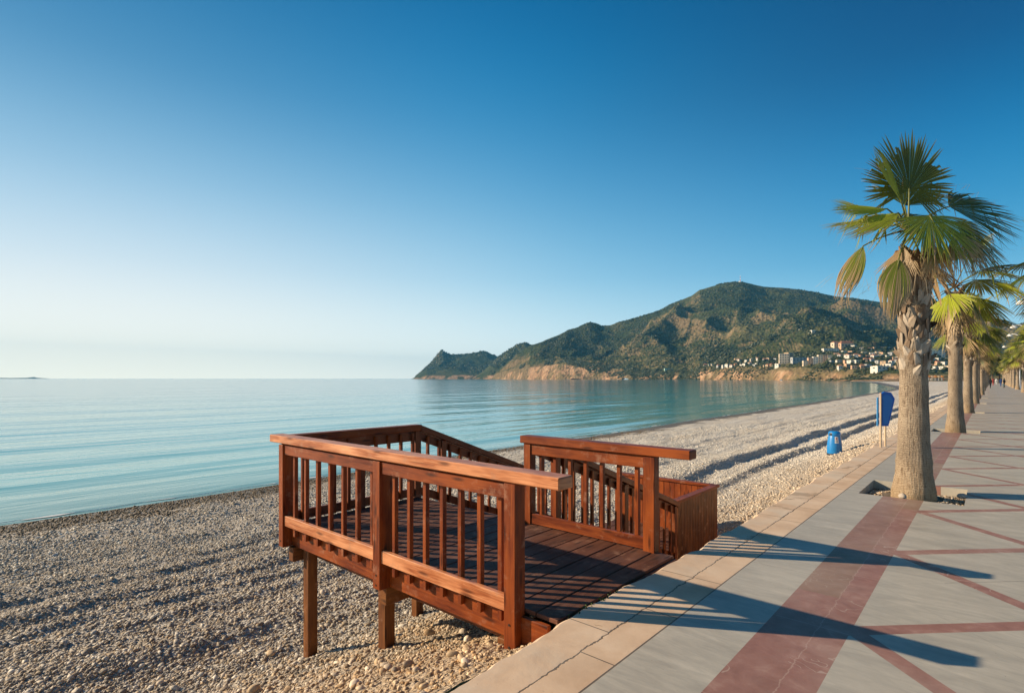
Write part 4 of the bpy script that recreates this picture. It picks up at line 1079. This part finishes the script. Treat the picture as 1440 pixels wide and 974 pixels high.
def place_palm(x, y, z, s, vi, label, group, rz):
    if used[vi]: o = copy_tree(protos[vi])
    else: o = protos[vi]; used[vi] = True
    o.location = (x, y, z); o.rotation_euler = (0, 0, rz); o.scale = (1, 1, s) if False else (s, s, s)
    tag(o, label, 'palm tree', group); return o
for (y, sd_, i) in plocs:
    place_palm(PALM_X + (-.12 if i == 2 else 0) + rr.normal(0, .04) * (y > 25), y, -.06, rr.uniform(.93, 1.06) if i > 1 else 1.0, (i - 1) % 3, ORD[i] + ' fan palm from the camera in the seaward row', 'fan palms along the seaward side of the promenade', rr.uniform(0, 6.28))
for i, y in enumerate(RIGHT_Y):
    place_palm((2.35 if i == 0 else 2.85) + rr.normal(0, .04), y, -.02, rr.uniform(1.0, 1.12) if i else 1.38, (i + 1) % 3, ORD[i] + ' fan palm from the camera in the inland row at the right edge', 'fan palms along the inland side of the promenade', rr.uniform(0, 6.28))

# soil, rubble in the pits
for i, y in enumerate(PALM_Y[:8]):
    nx, ny = 24, 28
    xs = np.linspace(PIT[0] + .003, PIT[1] - .003, nx); yy = np.linspace(y + PIT[2] + .003, y + PIT[3] - .003, ny)
    X, Y = np.meshgrid(xs, yy, indexing='ij'); d = np.hypot(X + .86, Y - y)
    Z = -.13 + .07 * np.exp(-((d - .3) / .25) ** 2) + .02 * fbm(X * 6, Y * 6, 3, 61 + i)
    o = mesh_obj('soil', np.stack([X.ravel(), Y.ravel(), Z.ravel()], 1), [grid_faces(nx, ny)], MT['dirt'], smooth=True)
    tag(o, kind='structure')
r = np.random.default_rng(9); n = 900
x = r.uniform(-1.40, -.30, n); y = r.uniform(9.2, 10.45, n); d = np.hypot(x + .86, y - 9.64); ok = d > .36; x = x[ok]; y = y[ok]; n = len(x)
z = -.12 + .07 * np.exp(-((d[ok] - .3) / .25) ** 2)
v, f, c = scatter(np.stack([x, y, z], 1), r.uniform(.006, .02, n), .7, 1, pebble_cols(n, r, np.full(n, .5)), 66, .12)
tag(mesh_obj('pit_gravel', v, [f], MT['pebble'], smooth=False, col=c), 'loose gravel and stones in the pit round the nearest palm', 'gravel', kind='stuff')
r2 = np.random.default_rng(19)
for k, (x, y, s, lb) in enumerate([(-.93, 9.22, .05, 'pale round stone against the foot of the nearest palm'), (-.31, 9.80, .045, 'broken grey kerb stone at the right side of the nearest palm pit')]):
    v, f, c = scatter(np.array([[x, y, .0 + s * .3]]), np.array([s]), .75, 2, np.array([(.5, .42, .33)] if k == 0 else [(.36, .35, .32)]), 300 + k, .05)
    tag(mesh_obj('stone', v, [f], MT['pebble'], smooth=(k == 0), col=c), lb, 'stone')

# ================================================================== STREET THINGS
# blue board on two posts
sx, sy = -1.99, 15.72
sg = empty('beach_sign', (sx, sy, 0)); tag(sg, 'blue coffin-shaped board on two thin poles at the promenade edge, seen nearly edge-on', 'sign')
for (q, g_, h, m_) in ((-.08, -.07, 1.30, 'tanpost'), (.135, .08, 1.24, 'tanpost')):
    dx = RT.x * q + FW.x * g_; dy = RT.y * q + FW.y * g_
    v, f = tube([(dx, dy, -.15), (dx, dy, h * .5), (dx, dy, h)], .022, 10); mesh_obj('pole', v, [np.array(f)], MT[m_], sg, smooth=True)
def prism(poly, ax_u, ax_n, org_, th):
    V = []; n = len(poly)
    for s_ in (-.5, .5):
        for (u, z) in poly: V.append((org_[0] + ax_u[0] * u + ax_n[0] * th * s_, org_[1] + ax_u[1] * u + ax_n[1] * th * s_, z))
    me_f = [tuple(range(n))[::-1], tuple(range(n, 2 * n))]
    for k in range(n): me_f.append((k, (k + 1) % n, n + (k + 1) % n, n + k))
    return V, me_f
def poly_obj(name, V, F, mat, parent):
    me = bpy.data.meshes.new(name); me.from_pydata(V, [], F); me.materials.append(mat); o = bpy.data.objects.new(name, me); COL.objects.link(o); o.parent = parent
    b = o.modifiers.new('bevel', 'BEVEL'); b.width = .008; b.segments = 2
    return o
au = (math.cos(R(41.6 + 0)), math.sin(R(41.6)));  # across the view
pu = (RT.x, RT.y); pn_ = (-FW.x, -FW.y)
hexp = [(-.05, .50), (.145, .50), (.30, 1.16), (.21, 1.31), (.04, 1.335), (-.05, 1.27)]
V_, F_ = prism(hexp, pu, pn_, (0.0, 0.0), .05); bd = poly_obj('board', V_, F_, MT['blue'], sg)
inn = [(.0, .56), (.115, .56), (.235, 1.14), (.18, 1.235), (.05, 1.26), (.0, 1.22)]
V_, F_ = prism(inn, pu, pn_, (pn_[0] * .03, pn_[1] * .03), .012); poly_obj('raised_panel', V_, F_, plain('sign_mid_blue', (.02, .17, .50), .4), bd)
V_, F_ = prism([(-.125, .50), (-.085, .50), (-.085, 1.20), (-.125, 1.19)], pu, pn_, (.0, .0), .03); poly_obj('edge_panel', V_, F_, plain('sign_edge_blue', (.03, .24, .55), .4), sg)

# litter bin on the pebbles
bx, by = -3.62, 19.0
bz = float(beach_z(bx, by)) - .01
bn = empty('litter_bin', (bx, by, bz), 0); tag(bn, 'blue plastic barrel-shaped litter bin with a white sticker, standing on the pebbles', 'litter bin')
prof = [(.17, 0), (.195, .015), (.203, .05), (.203, .22), (.195, .34), (.172, .50), (.158, .57), (.155, .58)]
v, f = lathe([(r_, z) for r_, z in prof], 32); mesh_obj('body', v, [np.array(f)], MT['binblue'], bn, smooth=True)
prof = [(.162, .575), (.168, .59), (.165, .66), (.151, .695), (.117, .712), (.0, .718)]
v, f = lathe(prof, 32); lid = mesh_obj('lid', v, [np.array(f)], MT['binblue'], bn, smooth=True)
v, f = lathe([(.206, -.02), (.213, .0), (.213, .025), (.205, .035)], 32); mesh_obj('base_ring', v, [np.array(f)], MT['black'], bn, smooth=True)
def curved_patch(a0, a1, z0, z1, rf, na=8, nz=4, off=.004):
    V = []; F = []
    for i in range(na + 1):
        for j in range(nz + 1):
            a = a0 + (a1 - a0) * i / na; z = z0 + (z1 - z0) * j / nz; r_ = rf(z) + off; V.append((r_ * math.cos(a), r_ * math.sin(a), z))
    for i in range(na):
        for j in range(nz): q = i * (nz + 1) + j; F.append((q, q + nz + 1, q + nz + 2, q + 1))
    return V, F
bprof = lambda z: float(np.interp(z, [.0, .22, .34, .50, .57, .60, .66, .695], [.198, .203, .195, .172, .160, .169, .166, .152]))
ca = math.atan2(-by, -bx)              # towards the camera
v, f = curved_patch(ca + .05, ca + .62, .36, .56, bprof); mesh_obj('sticker', v, [np.array(f)], MT['sticker'], bn, smooth=True)
st_ = [c for c in bn.children if c.name.startswith('sticker')][0]
for (a0, a1, z0, z1, mm) in ((.14, .52, .40, .415, 'stgrey'), (.14, .45, .425, .437, 'stgrey'), (.22, .42, .46, .535, 'stred')):
    v, f = curved_patch(ca + a0, ca + a1, z0, z1, bprof, off=.008); mesh_obj('print', v, [np.array(f)], MT[mm], st_)
v, f = curved_patch(ca - .95, ca - .40, .585, .665, bprof, off=.003); mesh_obj('opening', v, [np.array(f)], MT['black'], bn, smooth=True)

# tall white lamps on the inland side
def lamp(x, y, label):
    e = empty('street_lamp', (x, y, 0)); tag(e, label, 'street lamp', 'tall white street lamps of the inland row')
    pts = [(0, 0, 0), (0, 0, 3), (0, 0, 8.2), (-.15, 0, 8.75), (-.6, 0, 9.0), (-1.1, 0, 8.95)]
    v, f = tube(pts, [.11, .085, .06, .05, .045, .04], 10); mesh_obj('pole', v, [np.array(f)], MT['white'], e, smooth=True)
    v, f = lathe([(.02, 9.05), (.14, 9.02), (.32, 8.86), (.40, 8.68), (.40, 8.62), (.0, 8.60)], 20, -1.2, 0); mesh_obj('lamp_shade', v, [np.array(f)], MT['white'], e, smooth=True)
    v, f = lathe([(.14, -.02), (.14, .3), (.1, .34)], 12); mesh_obj('base_collar', v, [np.array(f)], MT['white'], e, smooth=True)
for i, (x, y) in enumerate(((3.3, 70), (3.45, 102), (3.4, 122), (3.3, 165))):
    lamp(x, y, ORD[i] + ' white street lamp from the camera among the inland palms')

# ================================================================== FAR TOWN, MAST, BEACH BAR
def slope_at(px, yt):
    K = [float(v) for v in TM.knots(px)]
    for D in np.arange(K[3] + 4, K[7], 4.0):
        if HY - (float(TM.z(px, D)) - CH) * FPX / D <= yt: return float(D)
    return K[5]
def house(px, D, wd, dp, ht, wall, roof, label, cat='house', group=None, rz=0, wins=(0, 0), setz=None, name='house', floors=1):
    x, y = wpt(px, D); z = float(TM.z(px, D)) if setz is None else setz
    e = empty(name, (x, y, z), TH + rz); tag(e, label, cat, group)
    b = Box().span(-wd / 2, wd / 2, 0, dp, -6, ht, .05)
    b.build('wall', MT[wall], e)
    if roof == 'flat':
        Box().span(-wd / 2 - .2, wd / 2 + .2, -.2, dp + .2, ht + .01, ht + .5, .05).build('roof', MT[wall], e)
    else:
        w2 = wd / 2 + .4; V = [(-w2, -.4, ht), (w2, -.4, ht), (w2, dp + .4, ht), (-w2, dp + .4, ht), (-w2 * .6, dp / 2, ht + wd * .16 + 1), (w2 * .6, dp / 2, ht + wd * .16 + 1)]
        F = [(0, 1, 5, 4), (1, 2, 5), (2, 3, 4, 5), (3, 0, 4), (3, 2, 1, 0)]
        me = bpy.data.meshes.new('roof'); me.from_pydata(V, [], F); me.materials.append(MT['tile']); o = bpy.data.objects.new('roof', me); COL.objects.link(o); o.parent = e
    nc, nr_ = wins
    for i in range(nc):
        for j in range(nr_):
            cx = -wd / 2 + wd * (i + .5) / nc; cz = ht * (j + .5) / nr_
            ww = wd / nc * .5; wh = ht / nr_ * .45
            Box().span(cx - ww / 2, cx + ww / 2, -.12, .05, cz - wh / 2, cz + wh / 2, .01).build('window', MT['glass'], e)
    # one window on the sun side
    if nc: Box().span(-wd / 2 - .1, -wd / 2 + .05, dp * .35, dp * .65, ht * .35, ht * .65, .01).build('window', MT['glass'], e)
    return e
# cliff-top apartment blocks
house(1103, 1330, 22, 16, 24, 'w_cream', 'flat', 'large cream four-storey apartment block above the green gully on the cliff', 'apartment block', wins=(4, 4), name='apartment_building', rz=-.35)
house(1112.5, 1350, 15, 16, 23, 'w_tan', 'flat', 'sand-coloured stair tower standing against the large cream apartment block', 'tower', wins=(1, 4), name='stair_tower', rz=.2)
for i, (px, h, wl, lb) in enumerate([(1133, 13, 'w_cream', 'westernmost'), (1140, 15, 'w_peach', 'second'), (1147, 17, 'w_pale', 'middle'), (1154, 20, 'w_cream', 'tallest'), (1161, 14, 'w_peach', 'fifth'), (1167, 10, 'w_cream', 'last')]):
    house(px, 1215 - 3 * i, 9.0, 14, h, wl, 'flat', {'westernmost': 'leftmost cream block', 'second': 'peach second block from the left', 'middle': 'white middle block', 'tallest': 'tallest cream block', 'fifth': 'peach fifth block from the left', 'last': 'lowest and rightmost cream block'}[lb] + ' of the cliff-edge apartment terrace', 'apartment block', 'cliff-edge apartment terrace', wins=(2, 5), name='apartment_building', rz=-.3)
house(1129, slope_at(1129, 509), 46, 14, 9, 'w_grey', 'flat', 'long pale grey building behind the cliff-top apartment blocks', 'building', wins=(6, 2), name='long_building', rz=-.1)
house(1169, slope_at(1169, 495), 34, 16, 9, 'w_pale', 'flat', 'wide white terraced building halfway up the town', 'building', wins=(6, 2), name='terraced_building', rz=-.2)
house(1177, slope_at(1177, 489), 15, 14, 12, 'w_cream', 'hip', 'cream building with a red roof standing above the wide white terrace', 'building', wins=(2, 3), name='villa', rz=.1)
house(1192, slope_at(1192, 489), 34, 14, 10, 'w_peach', 'hip', 'long peach building with a red tiled roof near the top of the town', 'building', wins=(4, 1), name='long_building', rz=.05)
house(1246, slope_at(1246, 520.5), 30, 16, 5.5, 'w_pale', 'flat', 'low white pavilion with a wide flat roof behind the far end of the beach', 'building', wins=(4, 1), name='pavilion', rz=.1)
house(1145, slope_at(1145, 470), 13, 10, 8, 'w_pale', 'flat', 'lone white house high on the mountainside above the town', 'house', wins=(2, 1), name='villa')
house(938.5, slope_at(938.5, 521.5), 19, 10, 8, 'w_mint', 'flat', 'lone mint-green building at the foot of the mountain close to the water', 'building', wins=(3, 1), name='seaside_building')
house(1316, slope_at(1316, 503), 40, 14, 14, 'w_pale', 'flat', 'long white building between the two nearest palms', 'building', wins=(6, 3), name='long_building')
rr = np.random.default_rng(23)
cols = [('w_pale', 'white'), ('w_cream', 'cream'), ('w_peach', 'peach'), ('w_pale', 'white'), ('w_grey', 'grey'), ('w_tan', 'sand-coloured')]
rows = [  # name of the row, bearings, picture height at both ends, count
  ('cliff-top', 988, 1098, 514.5, 514.5, 17), ('back', 1030, 1098, 508, 507, 8), ('lowest', 1176, 1345, 516.5, 519, 16), ('second', 1166, 1345, 509, 513, 19), ('third', 1172, 1345, 502, 507, 19), ('fourth', 1184, 1352, 497, 501, 18), ('topmost', 1196, 1352, 491, 495, 15)]
cnt = {}
for (nm, a, b, ya, yb, n) in rows:
    for k in range(n):
        px = a + (b - a) * (k + .5) / n + rr.uniform(-2.2, 2.2)
        D = slope_at(px, ya + (yb - ya) * (k + .5) / n + rr.uniform(-1.6, 1.6))
        wl, cn = cols[rr.integers(0, len(cols))]; rf = 'hip' if rr.random() < .3 else 'flat'
        cnt[nm] = cnt.get(nm, 0) + 1
        sz = rr.uniform(5, 10) * D / 1500 + 2
        house(px, D, sz, rr.uniform(8, 12), rr.uniform(3.5, 6), wl, rf, '%s %s villa, %s from left in the %s row of the town' % (cn, 'red-tiled' if rf == 'hip' else 'flat-roofed', ORD[cnt[nm] - 1], nm), 'house', 'villas of the hillside town', rz=rr.uniform(-.5, .5), wins=(2, 1), name='villa')
# transmitter mast on the summit
x, y = wpt(1041, 2795); z = CH + (HY - 396.3) * 2795 / FPX
ms = empty('radio_mast', (x, y, z - 3)); tag(ms, 'tiny red and white radio mast on the summit of the mountain', 'mast')
for k in range(5): Box().span(-1.2 + .15 * k, 1.2 - .15 * k, -1.2 + .15 * k, 1.2 - .15 * k, k * 7.5 + .02, (k + 1) * 7.5, .05).build('mast_section', MT['redmark'] if k % 2 else MT['white'], ms)
Box().span(-7, 2, -4, 4, 0, 7, .1).build('equipment_hut', MT['white'], ms)
# beach bar awnings and people at the far end of the beach
def person(x, y, z, ht, shirt, legs, label, rz=0, group=None, stride=.16):
    e = empty('person', (x, y, z), rz); tag(e, label, 'person', group)
    s = ht / 1.75
    J = dict(pel=(0, 0, .95, .13, .10), wst=(0, 0, 1.1, .125, .09), ch=(0, 0, 1.32, .155, .10), nk=(0, 0, 1.49, .055, .055), hd=(0, .01, 1.62, .085, .10), tp=(0, 0, 1.73, .055, .06))
    pts = []; ed = []; rad = []
    def P(x_, y_, z_, r_): pts.append((x_ * s, y_ * s, z_ * s)); rad.append(r_ * s); return len(pts) - 1
    a = P(0, 0, .95, .12); b_ = P(0, 0, 1.12, .11); c_ = P(0, 0, 1.36, .14); n_ = P(0, 0, 1.49, .05); h_ = P(0, .01, 1.61, .095); t_ = P(0, 0, 1.71, .07)
    ed += [(a, b_), (b_, c_), (c_, n_), (n_, h_), (h_, t_)]
    for q in (-1, 1):
        sh = P(q * .17, 0, 1.40, .055); el = P(q * .22, -.03 * q, 1.13, .042); hn = P(q * .21, .08 * q, .88, .032); ed += [(c_, sh), (sh, el), (el, hn)]
        hp = P(q * .09, 0, .88, .085); kn = P(q * .10, stride * q * .6, .50, .06); an = P(q * .10, stride * q, .09, .04); ft = P(q * .10, stride * q + .14, .04, .035); ed += [(a, hp), (hp, kn), (kn, an), (an, ft)]
    me = bpy.data.meshes.new('body'); me.from_pydata(pts, ed, []); me.materials.append(shirt); o = bpy.data.objects.new('body', me); COL.objects.link(o); o.parent = e
    sk = o.modifiers.new('skin', 'SKIN'); me.skin_vertices.new() if not me.skin_vertices else None
    for i, r_ in enumerate(rad): me.skin_vertices[0].data[i].radius = (r_, r_)
    me.skin_vertices[0].data[0].use_root = True
    ss = o.modifiers.new('subsurf', 'SUBSURF'); ss.levels = 1; ss.render_levels = 1
    v, f = lathe([(.10 * s, .86 * s), (.13 * s, .97 * s), (.125 * s, 1.02 * s)], 10); mesh_obj('trousers', v, [np.array(f)], legs, e, smooth=True)
    v, f = lathe([(.10 * s, 1.60 * s), (.105 * s, 1.68 * s), (.08 * s, 1.75 * s), (.0, 1.78 * s)], 10, 0, -.01); mesh_obj('hair', v, [np.array(f)], MT['hair'], e, smooth=True)
cl = [plain('cloth_red', (.35, .04, .03), .9), plain('cloth_blue', (.03, .07, .22), .9), plain('cloth_white', (.7, .7, .68), .9), plain('cloth_black', (.02, .02, .025), .9), plain('cloth_teal', (.03, .18, .2), .9)]
PP = [(-.2, 118, 3, 'person in black walking under the far palms on the left'), (1.35, 150, 1, 'person in dark blue walking in the middle of the far promenade'), (1.9, 156, 4, 'person in teal beside the inland row of palms'), (.2, 172, 0, 'person in red walking away near the end of the promenade'), (.9, 205, 2, 'person in white at the very end of the promenade'), (1.6, 128, 3, 'person in black walking close to the white lamp pole')]
for i, (x, y, c, lb) in enumerate(PP): person(x, y, .0, 1.72, cl[c], cl[3], lb, rz=rr.uniform(0, 6), group='people strolling on the far promenade')
for i, px in enumerate((1306, 1310.5, 1315, 1320, 1324.5)):
    D = 470 + i * 6; x, y = wpt(px, D); z = -.2
    e = empty('beach_parasol', (x, y, z)); tag(e, 'orange beach awning parasol, ' + ORD[i] + ' from the left between the two nearest palms', 'parasol', 'orange parasols of the far beach bar')
    v, f = tube([(0, 0, 0), (0, 0, 2.2), (0, 0, 4.2)], .12, 6); mesh_obj('pole', v, [np.array(f)], MT['white'], e)
    v, f = lathe([(2.2, 3.1), (1.3, 3.75), (.1, 4.4)], 8); mesh_obj('canopy', v, [np.array(f)], MT['orange'] if i % 2 == 0 else MT['w_tan'], e)
for i, px in enumerate((1303.5, 1308.5, 1313, 1318, 1322.5, 1327)):
    D = 440 + 4 * i; x, y = wpt(px, D); person(x, y, float(-.13), 1.75, cl[(i * 2) % 5], cl[(i + 3) % 5], 'tiny far person on the beach in front of the orange parasols, ' + ORD[i] + ' from the left', group='people at the far beach bar')

# trees closing the far end of the promenade
def broad_tree(x, y, h, seed, label):
    r = np.random.default_rng(seed); e = empty('broadleaf_tree', (x, y, -.2)); tag(e, label, 'tree', 'trees closing the far end of the promenade')
    v, f = tube([(0, 0, -.3), (.1, 0, h * .25), (0, .1, h * .5), (.2, 0, h * .8)], [.28, .22, .16, .06], 8); 
    pr = [(v, f)]
    for k in range(5):
        a = k * 1.3; pr.append(tube([(0, 0, h * (.3 + .07 * k)), (math.cos(a) * h * .14, math.sin(a) * h * .14, h * (.45 + .07 * k)), (math.cos(a) * h * .26, math.sin(a) * h * .26, h * (.55 + .07 * k))], [.1, .07, .03], 6))
    v, f = merge(pr); mesh_obj('trunk', v, [np.array(f)], MT['boot'], e, smooth=True, col=np.tile([.18, .13, .09], (len(v), 1)))
    cl_ = []
    for k in range(26):
        a = r.uniform(0, 6.28); q = r.uniform(0, 1) ** .5; cl_.append((math.cos(a) * q * h * .34, math.sin(a) * q * h * .34, h * (.42 + .5 * r.random() * (1 - q * .5)), h * r.uniform(.08, .15)))
    V = []; C = []
    for (cx, cy, cz, cr) in cl_:
        m_ = 110; d = r.normal(0, 1, (m_, 3)); d /= np.linalg.norm(d, axis=1)[:, None]; p = np.array((cx, cy, cz)) + d * cr * r.uniform(.6, 1.1, (m_, 1))
        t1 = r.normal(0, 1, (m_, 3)); t1 /= np.linalg.norm(t1, axis=1)[:, None]; t2 = np.cross(t1, d); s_ = h * .022
        q = np.stack([p - t1 * s_, p + t2 * s_, p + t1 * s_, p - t2 * s_], 1).reshape(-1, 3); V.append(q)
        C.append(np.repeat(np.array([(.045, .075, .02)]) * r.uniform(.6, 1.5, (m_, 1)), 4, 0))
    V = np.concatenate(V); F = np.arange(len(V)).reshape(-1, 4); mesh_obj('crown', V, [F], MT['foliage'], e, col=np.concatenate(C))
spots = [(-4, 262), (-1, 272), (2, 268), (5, 262), (8, 258), (11, 250), (-8, 285), (0, 300), (6, 295), (12, 280)]
TO = [sorted(range(10), key=lambda q: spots[q][0] / spots[q][1]).index(i) for i in range(10)]
for i, (x, y) in enumerate(spots): broad_tree(x, y, 9 + (i * 37 % 5), 500 + i, 'dark green broadleaf tree closing the far end of the promenade, ' + ORD[TO[i]] + ' from the left')

# ================================================================== HAZE
def haze():
    m = bpy.data.materials.new('sea_haze'); m.use_nodes = True; t = m.node_tree; t.nodes.clear()
    o = t.nodes.new('ShaderNodeOutputMaterial'); v = t.nodes.new('ShaderNodeVolumePrincipled')
    v.inputs['Color'].default_value = (.16, .58, .95, 1); v.inputs['Density'].default_value = .000055; v.inputs['Anisotropy'].default_value = .0
    t.links.new(v.outputs[0], o.inputs['Volume'])
    x0, x1, y0, y1, z0, z1 = -11000, 5000, -3000, 11000, -9.0, 530.0
    V = [(x, y, z) for x in (x0, x1) for y in (y0, y1) for z in (z0, z1)]
    F = [(0, 1, 3, 2), (4, 6, 7, 5), (0, 4, 5, 1), (2, 3, 7, 6), (0, 2, 6, 4), (1, 5, 7, 3)]
    me = bpy.data.meshes.new('haze'); me.from_pydata(V, [], F); me.materials.append(m); ob = bpy.data.objects.new('haze', me); COL.objects.link(ob)
    tag(ob, 'faint blue sea haze over the bay', 'haze', kind='stuff')
HAZE = True
if HAZE: haze()
